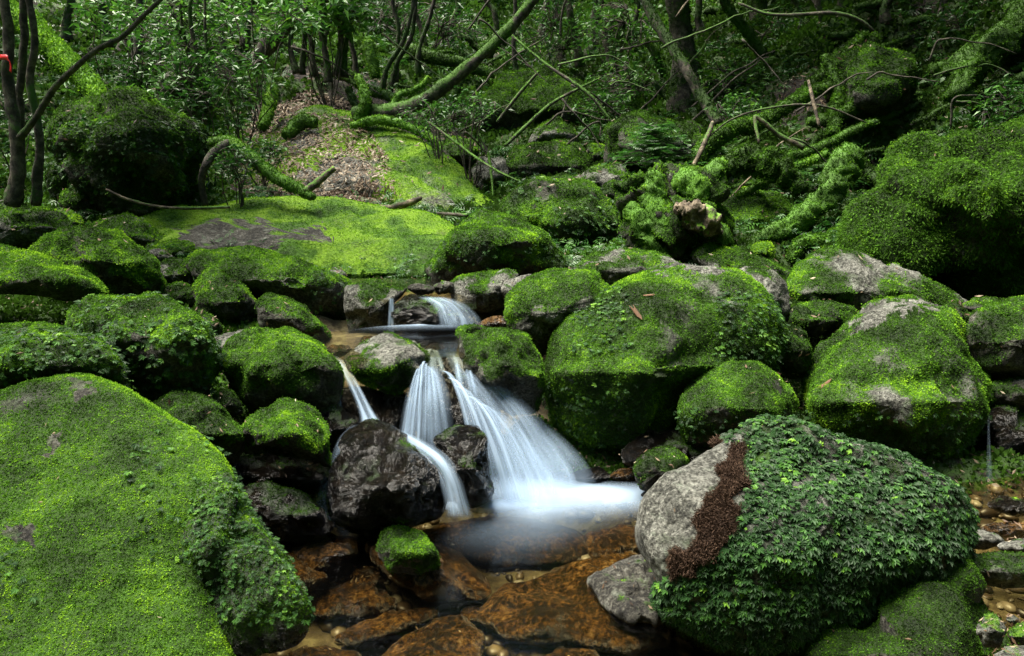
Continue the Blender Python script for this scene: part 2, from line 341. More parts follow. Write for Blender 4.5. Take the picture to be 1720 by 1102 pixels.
def tufts(V, Fq, Nv, moss, tone, parent, Yd, name='moss', thr=0.5, dens=1.0, size=1.0, maxn=130000, k=3):
    T = tri_of(Fq); ctr = V[T].mean(1); nt_ = unit(np.cross(V[T[:, 1]] - V[T[:, 0]], V[T[:, 2]] - V[T[:, 0]])); vd = unit(CAMP - ctr)
    f = np.sum(Nv[T].mean(1) * vd, 1)
    mm = moss[T].mean(1); 
    dist = np.linalg.norm(ctr - CAMP, axis=1)
    # only where the picture could see it (with a wide margin)
    wt = sstep(thr - .12, thr + .12, mm) * (f > -0.35) / dist ** 2
    a = 0.5 * np.linalg.norm(np.cross(V[T[:, 1]] - V[T[:, 0]], V[T[:, 2]] - V[T[:, 0]]), axis=1)
    px2 = (a * wt * F * F).sum()               # photo pixels squared
    n = int(min(maxn, px2 / 5.0 * dens))
    r = sample(V, T, wt, n)
    if r is None: return
    kk, bc = r; P = interp(V, T, kk, bc); Nn = unit(interp(Nv, T, kk, bc)); tn = interp(tone, T, kk, bc)
    L = TUFT_PX * size * np.linalg.norm(P - CAMP, axis=1) / F
    tn = tn * 0.8 + 0.32 * fbm(P, 13, 3, .6) + .26 * fbm(P, 50, 2, .6) + .2 * fbm(P, 120, 1) + rng.normal(0, .06, n) + .06
    return blades(name, P, Nn, L, tn, parent, M['moss'], k=k, spread=1.5, width=.45)

def resample_outline(poly, pole, nth):
    p = np.array(poly, float)
    # round the corners a little (one Chaikin step), then cast from the pole
    q = np.roll(p, -1, 0); p = np.stack([p * .9 + q * .1, p * .1 + q * .9], 1).reshape(-1, 2)
    th = np.linspace(0, 2 * np.pi, nth, endpoint=False); d = np.stack([np.cos(th), np.sin(th)], -1)
    a = p - pole; b = np.roll(p, -1, 0) - pole; e = b - a
    den = d[:, None, 0] * e[None, :, 1] - d[:, None, 1] * e[None, :, 0]
    den = np.where(np.abs(den) < 1e-9, 1e-9, den)
    t_ = (a[None, :, 0] * e[None, :, 1] - a[None, :, 1] * e[None, :, 0]) / den
    u_ = (a[None, :, 0] * d[:, None, 1] - a[None, :, 1] * d[:, None, 0]) / den
    ok = (t_ > 0) & (u_ >= -1e-6) & (u_ <= 1 + 1e-6)
    r = np.where(ok, t_, 0).max(1)
    r = np.where(r < 1, np.median(r), r)
    for _ in range(1): r = r * .5 + (np.roll(r, 1) + np.roll(r, -1)) * .25
    return th, r
ROCKS = {}
def zdist(py, z): return (z - CAMZ) / ray(860., py)[2]
def boulder(label, poly, Y, T=None, Tb=None, lean=0.6, pole=None, n=2.3, moss=0.75, tone=0.55, mat='dark', rough=0.5, tuft=1.0, name='boulder', cat='boulder', group=None, leafy=0.0, seed=None, up=0.5, facet=0.06, thr=.56, res=1.0, cut=.85, leanb=None, under=None, crag=1.0, bare=(), barev=.12, tones=(), tsize=1.0):
    if leanb is None: leanb = -.28 if lean < 2.0 else lean * .6
    poly = np.array(poly, float)
    if under is not None:
        if T is None: T = .08
        lean = leanb = 1.55; tmp = zdist(poly[:, 1].mean(), -under); Y = tmp + T
    x0, y0 = poly.min(0); x1, y1 = poly.max(0)
    if pole is None: pole = ((x0 + x1) / 2 * .5 + poly[:, 0].mean() * .5, y0 + (y1 - y0) * 0.52)
    pole = np.array(pole, float); wpx = x1 - x0; hpx = y1 - y0; size = math.sqrt(wpx * hpx) * PXM(Y)
    if T is None: T = 0.5 * size
    if Tb is None: Tb = 0.5 * size
    seed = seed if seed is not None else (abs(hash_(label)) % 997) * 0.37
    nth = int(np.clip((wpx + hpx) * 2 / 3.2 * res, 48, 420)); nr = int(np.clip(min(wpx, hpx) / 2 / 2.6 * res, 14, 110))
    th, r = resample_outline(poly, pole, nth)
    phi_f = np.linspace(0, np.pi / 2, nr + 1)[1:]; phi_b = np.linspace(np.pi / 2, np.pi, max(8, nr // 3) + 1)[1:-1]
    phi = np.concatenate([phi_f, phi_b])
    s = np.sin(phi) ** (2 / n); c = np.sign(np.cos(phi)) * np.abs(np.cos(phi)) ** (2 / n)
    px = pole[0] + s[:, None] * r[None] * np.cos(th)[None]; py = pole[1] + s[:, None] * r[None] * np.sin(th)[None]
    u_ = s[:, None] * np.cos(th)[None]; v_ = s[:, None] * np.sin(th)[None]
    c2 = np.repeat(c[:, None], nth, 1)
    if cut > 0:                                 # broken faces: soft minimum of the round form and a few planes
        rr = np.random.default_rng(int(seed * 100) % 100000 + 5); kk = 13.0; acc = np.exp(-kk * c2)
        pl = [(-1.57 + rr.normal() * .25, 1.15, .15 + .12 * rr.random()), (1.57 + rr.normal() * .6, .35, .3 + .15 * rr.random())]
        for _ in range(8): pl.append((rr.uniform(0, 6.28), rr.uniform(.4, 1.6), rr.uniform(.15, .65)))
        for a_, sl, of in pl:
            acc = acc + np.exp(-kk * (1.0 - sl * np.maximum(-9, (u_ * np.cos(a_) + v_ * np.sin(a_)) - of)))
        cc = -np.log(acc) / kk; cc = cc - cc.max() + 1
        c2 = np.where(c2 > 0, c2 * (1 - cut) + cut * np.clip(np.minimum(c2, cc), 0, 1), c2)
    hh = (pole[1] - py) * PXM(Y)
    dep = np.where(c2 >= 0, -T * c2, -Tb * c2) + np.where(hh > 0, lean, leanb) * hh + Y
    fp = P3(np.array([pole[0]]), np.array([pole[1]]), np.array([Y - T])); bp_ = P3(np.array([pole[0]]), np.array([pole[1]]), np.array([Y + Tb]))
    V = np.concatenate([fp, P3(px.ravel(), py.ravel(), dep.ravel()), bp_])
    m = len(phi); I = 1 + np.arange(m * nth).reshape(m, nth); J = np.roll(I, -1, 1)
    Q = np.stack([I[:-1], I[1:], J[1:], J[:-1]], -1).reshape(-1, 4)
    T1 = np.stack([np.zeros(nth, int), I[0], J[0]], -1); T2 = np.stack([np.full(nth, len(V) - 1), J[-1], I[-1]], -1)
    Tq = np.concatenate([T1, T2])
    allT = np.concatenate([tri_of(Q), Tq])
    Nv = vnormals(V, allT)
    if np.mean(np.sum(Nv * unit(V - V.mean(0)), 1)) < 0: Nv = -Nv; Q = Q[:, ::-1]; Tq = Tq[:, ::-1]; allT = allT[:, ::-1]
    # displacement: big lumps, ridges and facets, then fine grain
    pn = V / max(size, .1)
    d = rough * (0.15 * fbm(pn, 1.7, 3, .55, seed) + facet * 1.3 * ridged(pn, 2.2, 3, seed + 3)) * size
    rs = np.random.default_rng(int(seed * 77) % 90000 + 1); lo_, hi_ = pn.min(0), pn.max(0); ns = 55
    sd2 = lo_ + (hi_ - lo_) * rs.random((ns, 3)); rd = rs.normal(size=(ns, 3)) * .30; of2 = rs.normal(size=ns) * .022
    pw_ = pn + .10 * np.stack([fbm(pn, 2.5, 2, .5, seed + 40 + q) for q in range(3)], -1)
    fd = np.zeros(len(pn))
    for a0 in range(0, len(pn), 8000):
        sl_ = slice(a0, a0 + 8000); dd = ((pw_[sl_, None] - sd2[None]) ** 2).sum(-1); wgt = np.exp(-(dd - dd.min(1)[:, None]) * 90)
        wgt /= wgt.sum(1)[:, None]; fd[sl_] = (wgt * (((pn[sl_, None] - sd2[None]) * rd[None]).sum(-1) + of2[None])).sum(1)
    d += crag * np.clip(fd, -.09, .09) * size
    d += 0.015 * (fbm(V, 7, 3, .6, seed) - .3 * np.abs(fbm(V, 14, 2, .6, seed + 1))) * min(1.5, Y / 3.5) + .006 * fbm(V, 28, 2, .6, seed)
    infront = np.clip(np.sum(Nv * unit(CAMP - V), 1), 0.15, 1)     # keep the traced outline, work the faces
    V = V + Nv * (d * (0.35 + 0.65 * infront))[:, None]
    Nv = vnormals(V, allT)
    g = fbm(V / max(size, .05), 2.2, 4, .6, seed + 9)
    mo = moss - .14 + up * (Nv[:, 2] - 0.3) + 0.85 * g  # moss thins on steep faces; bare dark rock also paints shade into undersides
    crest = sstep(.5, .9, Nv[:, 2]); 
    tn = tone + 0.55 * fbm(V / max(size, .1), 1.8, 5, .7, seed + 21) + .42 * fbm(V, 4.0, 3, .65, seed + 4) + .05 * Nv[:, 2]
    if len(bare) or len(tones):
        rel = V - CAMP; fz = rel[:, 1] * cp - rel[:, 2] * sp; uz = rel[:, 1] * sp + rel[:, 2] * cp
        qx = W0 / 2 + F * rel[:, 0] / fz + 26 * fbm(V, 9, 3, .6, 2); qy = H0 / 2 - F * uz / fz + 26 * fbm(V, 9, 3, .6, 5)
        for pl_ in bare: mo = np.where(inpoly(qx, qy, pl_), np.minimum(mo, barev + .4 * fbm(V, 14, 3, .6)), mo)
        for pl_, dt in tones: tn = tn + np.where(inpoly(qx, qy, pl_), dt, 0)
    tn = np.clip(tn, 0.02, 1); mo = np.clip(mo, 0, 1)
    bar = 1 - sstep(.3, .7, mo)
    V = V + Nv * ((bar * (.010 * ridged(V, 16, 4, seed) + .004 * fbm(V, 70, 2, .6, seed)) * (1.3 if mat == 'wet' else .6 if mat == 'amber' else 1.0) * min(1.6, Y / 3)) * np.clip(infront * 1.5, .3, 1))[:, None]
    Nv = vnormals(V, allT)
    o = mesh_np(name, V, [Q, Tq], 4, M[mat], {'moss': mo, 'tone': tn * (.66 if tuft >= .8 else 1.0)})  # darker moss beneath dense tufts, shade of their gaps painted in
    tag(o, label, cat, group)
    if tuft > 0: tufts(V, allT, Nv, mo, tn, o, Y, dens=tuft, thr=thr, size=tsize)
    ROCKS[label] = (o, V, allT, Nv, mo)
    return o
def inpoly(px, py, poly):
    c = np.zeros(px.shape, bool); n = len(poly)
    for i in range(n):
        x1, y1 = poly[i]; x2, y2 = poly[(i + 1) % n]
        c ^= ((y1 > py) != (y2 > py)) & (px < (x2 - x1) * (py - y1) / (y2 - y1 + 1e-9) + x1)
    return c
def hash_(s):
    h = 5381
    for ch in s: h = (h * 33 + ord(ch)) & 0x7fffffff
    return h
def leaf_cover(label, sel, n, size_px, tonec=0.45, name='leafy_cover', mat='leafy', hang=0.5, pairs=4, sizevar=.35):
    """small drooping fronds over the part of a boulder chosen by sel(px,py,V)->weight"""
    o, V, T, Nv, mo = ROCKS[label]
    ctr = V[T].mean(1); rel = ctr - CAMP
    fz = rel[:, 1] * cp - rel[:, 2] * sp; uz = rel[:, 1] * sp + rel[:, 2] * cp
    px = W0 / 2 + F * rel[:, 0] / fz; py = H0 / 2 - F * uz / fz
    f = np.sum(Nv[T].mean(1) * unit(-rel), 1)
    wt = sel(px, py) * (f > -0.25) / np.sum(rel ** 2, 1)
    r = sample(V, T, wt, n)
    if r is None: return
    k, bc = r; P = interp(V, T, k, bc); Nn = unit(interp(Nv, T, k, bc)); 
    dist = np.linalg.norm(P - CAMP, axis=1); S = size_px * dist / F * rng.uniform(1 - sizevar, 1 + sizevar, n)
    down = np.array([0, 0, -1.0]); X = unit(down * hang + rng.normal(size=P.shape) * 0.85 + Nn * .2)
    Nf = unit(Nn * .6 + np.array([0, -0.1, 0.75]) + rng.normal(size=P.shape) * .28)
    P = P + Nn * (S * .35)[:, None]
    tn = tonec + .35 * fbm(P, 6, 4, .65) + rng.normal(0, .22, n)
    h = n // 2
    place_templates(name, lobed_template(), P[:h], X[:h], Nf[:h], S[:h] * .72, tn[:h], M[mat], o)
    return place_templates(name, lobed_template() if pairs == 3 else frond_template(pairs, .34), P[h:], X[h:], Nf[h:], S[h:] * (.72 if pairs == 3 else .8), tn[h:], M[mat], o)

# ------------------------------------------------------------------ tubes: trunks, logs, branches, twigs
def spline(pts, k=8):
    p = np.array(pts, float); p = np.vstack([2 * p[0] - p[1], p, 2 * p[-1] - p[-2]]); out = []
    for i in range(1, len(p) - 2):
        a, b, c, d = p[i - 1:i + 3]
        for t_ in np.linspace(0, 1, k, endpoint=False):
            out.append(.5 * ((2 * b) + (-a + c) * t_ + (2 * a - 5 * b + 4 * c - d) * t_ ** 2 + (-a + 3 * b - 3 * c + d) * t_ ** 3))
    out.append(p[-2]); return np.array(out)
def tube_geo(C, rad, sides=8, lump=0.15, seed=0):
    tg = np.gradient(C, axis=0); tg = unit(tg); ref = np.array([0.13, 0.2, 0.97]); 
    a = unit(np.cross(tg, ref)); b = np.cross(tg, a); ang = np.linspace(0, 2 * np.pi, sides, endpoint=False)
    dirs = a[:, None] * np.cos(ang)[None, :, None] + b[:, None] * np.sin(ang)[None, :, None]
    V = (C[:, None] + dirs * rad[:, None, None]).reshape(-1, 3)
    rr = np.repeat(rad, sides)
    if lump > .4: V = V + dirs.reshape(-1, 3) * (rr * .55 * (ridged(V, 16, 3, seed) - .2))[:, None]
    V = V + dirs.reshape(-1, 3) * (rr * lump * 2.0 * fbm(V / max(rad.mean(), 1e-3), .45, 3, .6, seed))[:, None]
    n = len(C); I = np.arange(n * sides).reshape(n, sides); J = np.roll(I, -1, 1)
    Q = np.stack([I[:-1], J[:-1], J[1:], I[1:]], -1).reshape(-1, 4)
    c0 = len(V); V = np.vstack([V, C[0], C[-1]])
    Q2 = np.concatenate([np.stack([np.full(sides, c0), J[0], I[0]], -1), np.stack([np.full(sides, c0 + 1), I[-1], J[-1]], -1)])
    return V, Q, Q2
def tube(name, label, pts, mat='bark', moss=0.5, tone=0.45, cat=None, group=None, sides=10, k=8, lump=0.18, parent=None, wiggle=0.0, tuft=1.0, world=False, size=1.0):
    """pts: (px, py, Y, radius_px)"""
    p = np.array(pts, float)
    if world: C = spline(p[:, :3], k); rad = spline(np.c_[p[:, 3], p[:, 3], p[:, 3]], k)[:, 0]
    else:
        s = spline(p[:, :3], k); C = P3(s[:, 0], s[:, 1], s[:, 2]); rad = spline(np.c_[p[:, 3], p[:, 3], p[:, 3]], k)[:, 0] * s[:, 2] / F
    sd_ = (hash_(str(label) + name) % 991) * .31
    if wiggle: C = C + np.stack([fbm(C, 2.2, 3, .5, sd_), fbm(C, 2.2, 3, .5, sd_ + 5), fbm(C, 2.2, 3, .5, sd_ + 9)], -1) * wiggle
    rad = np.maximum(rad, 0.0012)
    V, Q, Q2 = tube_geo(C, rad, sides, lump, sd_)
    allT = np.concatenate([tri_of(Q), Q2]); Nv = vnormals(V, allT)
    cc = np.repeat(C, sides, 0); 
    if np.mean(np.sum(Nv[:len(cc)] * (V[:len(cc)] - cc), 1)) < 0: Nv = -Nv; Q = Q[:, ::-1]; Q2 = Q2[:, ::-1]; allT = allT[:, ::-1]
    mo = np.clip(moss + .3 * Nv[:, 2] + .45 * fbm(V, 4, 3, .6, sd_), 0, 1); tn = np.clip(tone + .25 * fbm(V, 3, 3, .6, sd_ + 2) + .05 * Nv[:, 2], 0, 1)
    o = mesh_np(name, V, [Q, Q2], 4, M[mat], {'moss': mo, 'tone': tn}, parent=parent)
    if parent is None: tag(o, label, cat or name.replace('_', ' '), group)
    if moss > .35 and tuft > 0: tufts(V, allT, Nv, mo, tn, o, 0, dens=tuft, maxn=12000, size=size)
    return o
def empty(name, loc, label, cat, group=None):
    o = bpy.data.objects.new(name, None); col.objects.link(o); o.location = loc; o.empty_display_size = .1
    tag(o, label, cat, group); return o
def reparent(ch, par):
    ch.parent = par; ch.matrix_parent_inverse = mathutils.Matrix.Translation(-mathutils.Vector(par.location))

# ------------------------------------------------------------------ boulders (photo outline, distance, real thickness)
B = boulder
# --- left bank
B('huge bright green moss-covered boulder filling the lower left corner', [(-420, 900), (-230, 745), (-60, 680), (60, 645), (140, 638), (200, 655), (260, 690), (320, 722), (365, 762), (388, 795), (380, 840), (368, 900), (368, 960), (385, 1040), (402, 1110), (430, 1330), (100, 1500), (-400, 1400)],
  2.2, T=.2, Tb=.5, lean=1.05, leanb=.85, cut=.15, pole=(120, 960), n=2.6, moss=1.08, tone=.83, rough=.35, facet=.03, up=.2, crag=.2, barev=.36,
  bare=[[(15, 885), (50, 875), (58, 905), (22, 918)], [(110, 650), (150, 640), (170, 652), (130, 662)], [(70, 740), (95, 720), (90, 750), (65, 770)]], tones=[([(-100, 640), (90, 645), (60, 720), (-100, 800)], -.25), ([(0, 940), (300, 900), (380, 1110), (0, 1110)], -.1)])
B('dark leafy rock slab wedged against the huge bright boulder, its wet foot in the pool', [(284, 838), (330, 806), (388, 795), (412, 850), (452, 910), (486, 965), (504, 1020), (500, 1065), (440, 1090), (400, 1104), (375, 1040), (345, 975), (312, 925), (290, 885)],
  2.15, T=.09, Tb=.35, lean=.9, leanb=.5, cut=.3, pole=(385, 930), moss=1.0, tone=.5, rough=.7, tuft=1.0, mat='wet')
B('overhanging rock with dark leafy cover at the left edge above the huge bright boulder', [(-100, 600), (-60, 570), (0, 548), (60, 545), (120, 548), (165, 570), (198, 610), (208, 650), (190, 672), (100, 655), (0, 660), (-90, 690)], 3.1, T=.3, lean=.8, pole=(80, 615), moss=1.0, tone=.5)
B('domed mossy rock with leafy cover and a bare brown patch on its front', [(116, 525), (150, 500), (220, 494), (285, 503), (322, 524), (352, 548), (366, 582), (362, 625), (345, 670), (300, 695), (230, 700), (190, 650), (150, 600), (118, 562)], 3.5, lean=.7, pole=(250, 572), moss=.95, tone=.55, rough=.8, bare=[[(208, 568), (235, 556), (252, 575), (248, 610), (220, 620)]])
B('long flat-topped moss slab jutting from the left edge over a black hollow', [(-90, 432), (0, 420), (60, 430), (110, 447), (160, 472), (182, 492), (160, 507), (80, 497), (0, 488), (-80, 500)], 4.4, T=.4, lean=1.2, pole=(70, 470), moss=.95, tone=.62, rough=.5)
B('big yellow-green mossy boulder behind the flat moss slab on the left', [(50, 420), (80, 398), (150, 386), (198, 390), (238, 415), (264, 440), (273, 470), (272, 508), (230, 518), (170, 510), (120, 475), (80, 440)], 5.0, lean=.9, pole=(190, 438), moss=.95, tone=.72, rough=.9)
B('grey-topped broad boulder at the left edge below the slim trunks', [(-90, 352), (0, 340), (60, 345), (108, 360), (128, 388), (110, 402), (60, 425), (0, 432), (-80, 440)], 6.2, lean=1.2, pole=(40, 380), moss=.55, tone=.5, mat='granite')
B('small green hump tucked behind the grey-topped broad boulder', [(85, 358), (115, 352), (135, 368), (140, 390), (110, 395)], 6.6, moss=1, tone=.6)
B('striped grey and green rock behind the yellow-green boulder', [(130, 392), (160, 372), (185, 360), (218, 360), (248, 378), (290, 408), (300, 430), (230, 430), (150, 425)], 6.2, lean=1.2, moss=.52, tone=.55, mat='granite')
B('low mossy stone between the striped rock and the wet slab', [(245, 415), (290, 404), (325, 410), (325, 430), (280, 440), (250, 432)], 5.9, moss=.8, tone=.6, lean=1.0)
B('pale rounded stone beside the yellow-green boulder', [(248, 420), (275, 418), (292, 432), (285, 445), (255, 445)], 5.6, moss=.3, tone=.5, mat='granite')
B('squarish grey-green stone above a flatter one, right of the yellow-green boulder', [(262, 446), (285, 436), (312, 434), (322, 455), (322, 482), (280, 487), (262, 472)], 5.3, moss=.6, tone=.5, n=3, mat='granite')
B('low loaf-shaped dark mossy stone under the squarish one', [(270, 482), (300, 475), (328, 484), (337, 505), (325, 518), (290, 520), (272, 512)], 5.0, moss=.8, tone=.38)
B('pointed bright mossy rock left of the long slab with a dark shaggy front', [(324, 478), (345, 456), (372, 451), (400, 465), (422, 488), (432, 520), (415, 548), (380, 560), (350, 545), (328, 510)], 4.7, lean=.7, moss=.95, tone=.62)
B('long sloping moss-topped boulder left of the upper pool', [(316, 440), (345, 425), (400, 420), (450, 425), (500, 440), (550, 460), (580, 478), (594, 510), (592, 548), (560, 560), (500, 535), (440, 505), (400, 485), (330, 465)], 5.1, lean=1.3, pole=(470, 472), T=.45, moss=.9, tone=.62, rough=.6, mat='granite')
B('small grey knob of rock at the far end of the long sloping boulder', [(545, 455), (560, 448), (578, 455), (584, 475), (560, 475)], 5.5, moss=.35, tone=.5, mat='granite')
B('dark wedge-shaped mossy rock in front of the long sloping boulder', [(428, 512), (448, 492), (490, 503), (522, 528), (548, 552), (560, 572), (480, 575), (435, 548)], 4.5, lean=.9, moss=.75, tone=.35)
B('flat pale bare stone behind the wide mossy rock left of the falls', [(352, 568), (380, 556), (450, 555), (490, 568), (450, 610), (370, 605)], 4.0, lean=1.2, moss=.15, tone=.4, mat='granite')
B('small dark mossy rock between the pointed rock and the domed rock', [(330, 520), (352, 525), (375, 552), (368, 566), (340, 560)], 4.3, moss=.8, tone=.4)
B('pale splintered stone jammed beside the domed rock', [(340, 612), (372, 592), (380, 615), (352, 645), (340, 635)], 3.7, moss=.1, tone=.4, facet=.2, mat='granite')
B('wide humped mossy rock on the left side of the falls', [(378, 600), (395, 572), (430, 556), (480, 553), (520, 570), (552, 597), (574, 625), (576, 665), (562, 702), (520, 728), (430, 705), (388, 665)], 3.65, lean=.8, pole=(480, 612), moss=.92, tone=.5, rough=.8)
B('low dark mossy rock behind the huge bright boulder, left of the cave rock', [(238, 690), (290, 658), (330, 660), (380, 690), (408, 730), (402, 778), (370, 795), (300, 765), (250, 725)], 3.1, lean=.8, moss=1.0, tone=.42)
B('little dark mossy stone in the gap above the cave rock', [(355, 668), (372, 652), (395, 662), (408, 690), (385, 705), (362, 692)], 3.4, moss=.8, tone=.3)
B('arched bright-topped mossy rock roofing a black hollow', [(404, 722), (440, 690), (475, 669), (512, 678), (540, 708), (558, 755), (560, 792), (530, 772), (490, 752), (450, 748), (415, 758)], 3.2, T=.3, lean=.8, pole=(480, 728), moss=.95, tone=.55)
B('dark wet angular rock below the black hollow', [(405, 825), (450, 810), (505, 830), (545, 858), (556, 884), (530, 912), (470, 915), (415, 890)], 2.95, moss=.45, tone=.22, mat='wet', facet=.12, tuft=.6)
B('dark ledge at the back of the black hollow', [(395, 770), (480, 765), (560, 785), (560, 830), (480, 840), (400, 835)], 3.5, moss=.2, tone=.15, mat='wet', tuft=.4)
# --- in and around the falls
B('big glossy black wet boulder at the foot of the falls', [(546, 825), (556, 785), (585, 738), (615, 714), (660, 720), (700, 745), (735, 788), (748, 830), (742, 862), (700, 884), (620, 894), (562, 878)], 3.05, T=.3, lean=.7, pole=(650, 815), n=2.6, moss=.28, tone=.32, mat='wet', facet=.12, tuft=.8, up=.0)
B('upright block-shaped wet black rock splitting the falls', [(731, 738), (758, 722), (800, 718), (816, 735), (821, 790), (828, 838), (800, 848), (772, 846), (755, 800), (742, 768)], 3.15, T=.16, lean=.3, n=3.4, moss=.35, tone=.3, mat='wet', facet=.05, tuft=.7)
B('grey-crested rounded rock with moss patches above the falls', [(580, 602), (608, 578), (650, 562), (690, 573), (718, 592), (714, 620), (692, 650), (650, 662), (608, 645), (588, 622)], 3.8, T=.25, lean=.8, pole=(650, 618), moss=.68, tone=.55, up=-.1, mat='granite')
B('mossy rock of two steps on the right side of the falls', [(770, 552), (800, 543), (850, 548), (888, 562), (908, 600), (914, 650), (900, 692), (860, 702), (815, 670), (788, 635), (776, 600)], 3.8, T=.3, lean=.6, pole=(845, 615), moss=.75, tone=.5, rough=1.0)
B('wet streaked rock with the little upper cascade running over it', [(658, 508), (690, 496), (730, 499), (772, 512), (800, 535), (804, 552), (760, 562), (680, 560), (658, 550)], 4.45, T=.16, lean=1.0, moss=.2, tone=.4, mat='wet', tuft=.5)
B('grey and green rock left of the little upper cascade', [(580, 482), (630, 472), (675, 477), (690, 488), (662, 503), (656, 545), (640, 562), (590, 560), (580, 520)], 4.7, lean=.8, moss=.55, tone=.36, mat='granite')
B('smooth sloping rock with a pale flat top right of the upper pool', [(753, 482), (768, 466), (820, 458), (855, 452), (872, 462), (866, 488), (848, 515), (800, 530), (765, 512)], 4.85, T=.25, lean=.7, moss=.5, tone=.45, n=2.6, mat='granite')
B('bright crested mossy boulder above the right side of the falls', [(842, 545), (850, 500), (880, 470), (920, 452), (960, 455), (1000, 463), (1028, 480), (1020, 515), (985, 548), (945, 580), (900, 605), (862, 575)], 4.3, T=.3, lean=.8, pole=(920, 525), moss=.85, tone=.62, mat='granite')
B('pale speckled stone behind the crested boulder', [(838, 488), (855, 470), (890, 460), (905, 470), (880, 500), (850, 510)], 4.7, moss=.12, tone=.4, mat='granite')
B('wet brown stone behind the stepped mossy rock', [(792, 550), (815, 535), (850, 530), (860, 548), (830, 556)], 4.4, moss=-1, tone=.4, mat='amber', tuft=0)
for lb, pl, Yd in [('flat grey stone closing the upper pool on the left', [(680, 482), (700, 476), (728, 482), (732, 492), (700, 496)], 4.75), ('flat grey stone closing the upper pool on the right', [(725, 480), (745, 470), (762, 476), (760, 492), (735, 494)], 4.8)]:
    B(lb, pl, Yd, moss=.2, tone=.4, name='stone', cat='stone', tuft=.5)
B('dark rock lip under the central fan of the falls', [(690, 625), (712, 604), (770, 610), (800, 640), (832, 690), (850, 760), (800, 790), (720, 770), (690, 700)], 3.8, T=.2, lean=.5, moss=.2, tone=.25, mat='wet', facet=.12, tuft=.4)
B('black rock wall behind the left thread of the falls', [(560, 650), (620, 655), (690, 660), (700, 740), (680, 780), (600, 790), (560, 760)], 3.7, T=.1, lean=.5, moss=.15, tone=.2, mat='wet', tuft=.3)
B('small wet dark rock behind the left thread, beside the humped rock', [(520, 700), (560, 680), (600, 700), (605, 740), (560, 760), (525, 745)], 3.5, moss=.2, tone=.3, mat='wet', tuft=.3)
# --- middle distance
B('wide gently sloping slab of moss with a wet bare streak on its left', [(225, 372), (290, 352), (345, 350), (400, 342), (450, 334), (560, 338), (640, 345), (720, 356), (768, 378), (780, 410), (760, 445), (725, 470), (640, 474), (580, 470), (500, 450), (400, 432), (320, 430), (255, 412)], 6.2, T=.3, Tb=.6, lean=3.0, pole=(560, 410), n=2.6, moss=.98, tone=.82, rough=.35, facet=.02, up=.1, tuft=.45, tsize=.8, crag=.5, mat='dark', bare=[[(320, 378), (440, 372), (500, 395), (440, 425), (350, 420), (290, 410)], [(470, 395), (540, 385), (560, 400), (500, 410)]])
B('steep bright moss slope strewn with dead leaves behind the wide slab', [(400, 320), (412, 250), (470, 205), (530, 184), (600, 188), (650, 208), (700, 235), (760, 275), (810, 320), (848, 355), (840, 372), (760, 372), (700, 365), (640, 360), (540, 355), (450, 350), (410, 345)], 8.6, T=.4, Tb=1.0, lean=2.6, pole=(620, 300), moss=.95, tone=.88, rough=.3, facet=.02, up=.1, tuft=.6, tsize=.8, crag=.6, mat='granite', bare=[[(500, 290), (560, 260), (620, 270), (640, 320), (600, 345), (520, 330)], [(480, 225), (530, 215), (540, 240), (490, 255)]])
B('large rounded boulder of moss right behind the upper pool', [(718, 455), (735, 420), (760, 388), (800, 362), (840, 357), (880, 370), (920, 395), (944, 430), (945, 460), (880, 478), (800, 480), (735, 478)], 5.5, T=.5, lean=.9, pole=(830, 405), moss=.9, tone=.55, rough=.8)
B('tall domed mossy boulder in the stream bed left of the rotten stump', [(843, 348), (870, 315), (910, 296), (950, 297), (1000, 315), (1036, 345), (1048, 385), (1035, 420), (980, 448), (940, 440), (900, 395), (850, 362)], 6.9, T=.5, lean=.7, moss=.9, tone=.45, rough=.8)
B('flat-topped dark boulder with a smaller one on top, up the stream bed', [(848, 275), (866, 245), (930, 238), (972, 242), (994, 268), (988, 300), (940, 318), (862, 305)], 9.0, T=.5, lean=.5, n=3, moss=.75, tone=.38)
B('small grey-green cap stone sitting on the flat-topped dark boulder', [(884, 242), (905, 210), (935, 198), (962, 215), (975, 243), (930, 250)], 9.4, moss=.65, tone=.5, mat='granite')
B('pale bare stone left of the flat-topped dark boulder', [(790, 285), (808, 264), (845, 267), (857, 290), (842, 318), (812, 328), (795, 308)], 8.8, moss=.2, tone=.3, mat='granite')
B('dark mossy boulder beyond the top of the bright slope', [(735, 245), (765, 228), (800, 240), (806, 275), (785, 290), (745, 275)], 9.4, moss=.9, tone=.35)
B('block-shaped dark boulder capped with brown needles, right of the stream bed', [(1016, 212), (1058, 190), (1120, 200), (1178, 214), (1186, 270), (1150, 288), (1060, 285), (1020, 278)], 8.5, T=.6, lean=.4, n=3.6, moss=.8, tone=.4)
B('grey-green stone at the foot of the block-shaped dark boulder', [(955, 300), (990, 284), (1040, 276), (1062, 300), (1040, 335), (990, 330)], 7.9, moss=.55, tone=.5, mat='granite')
B('small dark shaggy stone beside the rotten stump', [(1003, 318), (1030, 305), (1065, 308), (1075, 330), (1045, 345), (1010, 340)], 7.4, moss=.85, tone=.3)
B('yellow-green stone right of the cap stone', [(985, 245), (1002, 240), (1018, 248), (1018, 275), (995, 280)], 9.2, moss=1, tone=.7)
B('broad mossy hump far up the stream bed', [(785, 215), (800, 160), (850, 125), (920, 114), (980, 138), (1005, 200), (960, 250), (850, 250)], 12.0, moss=.95, tone=.45, lean=1.0)
B('pale-topped broad boulder behind the giant central one', [(962, 452), (985, 430), (1040, 420), (1090, 424), (1130, 432), (1150, 460), (1050, 490), (990, 485)], 5.3, lean=.9, moss=.55, tone=.5, mat='granite')
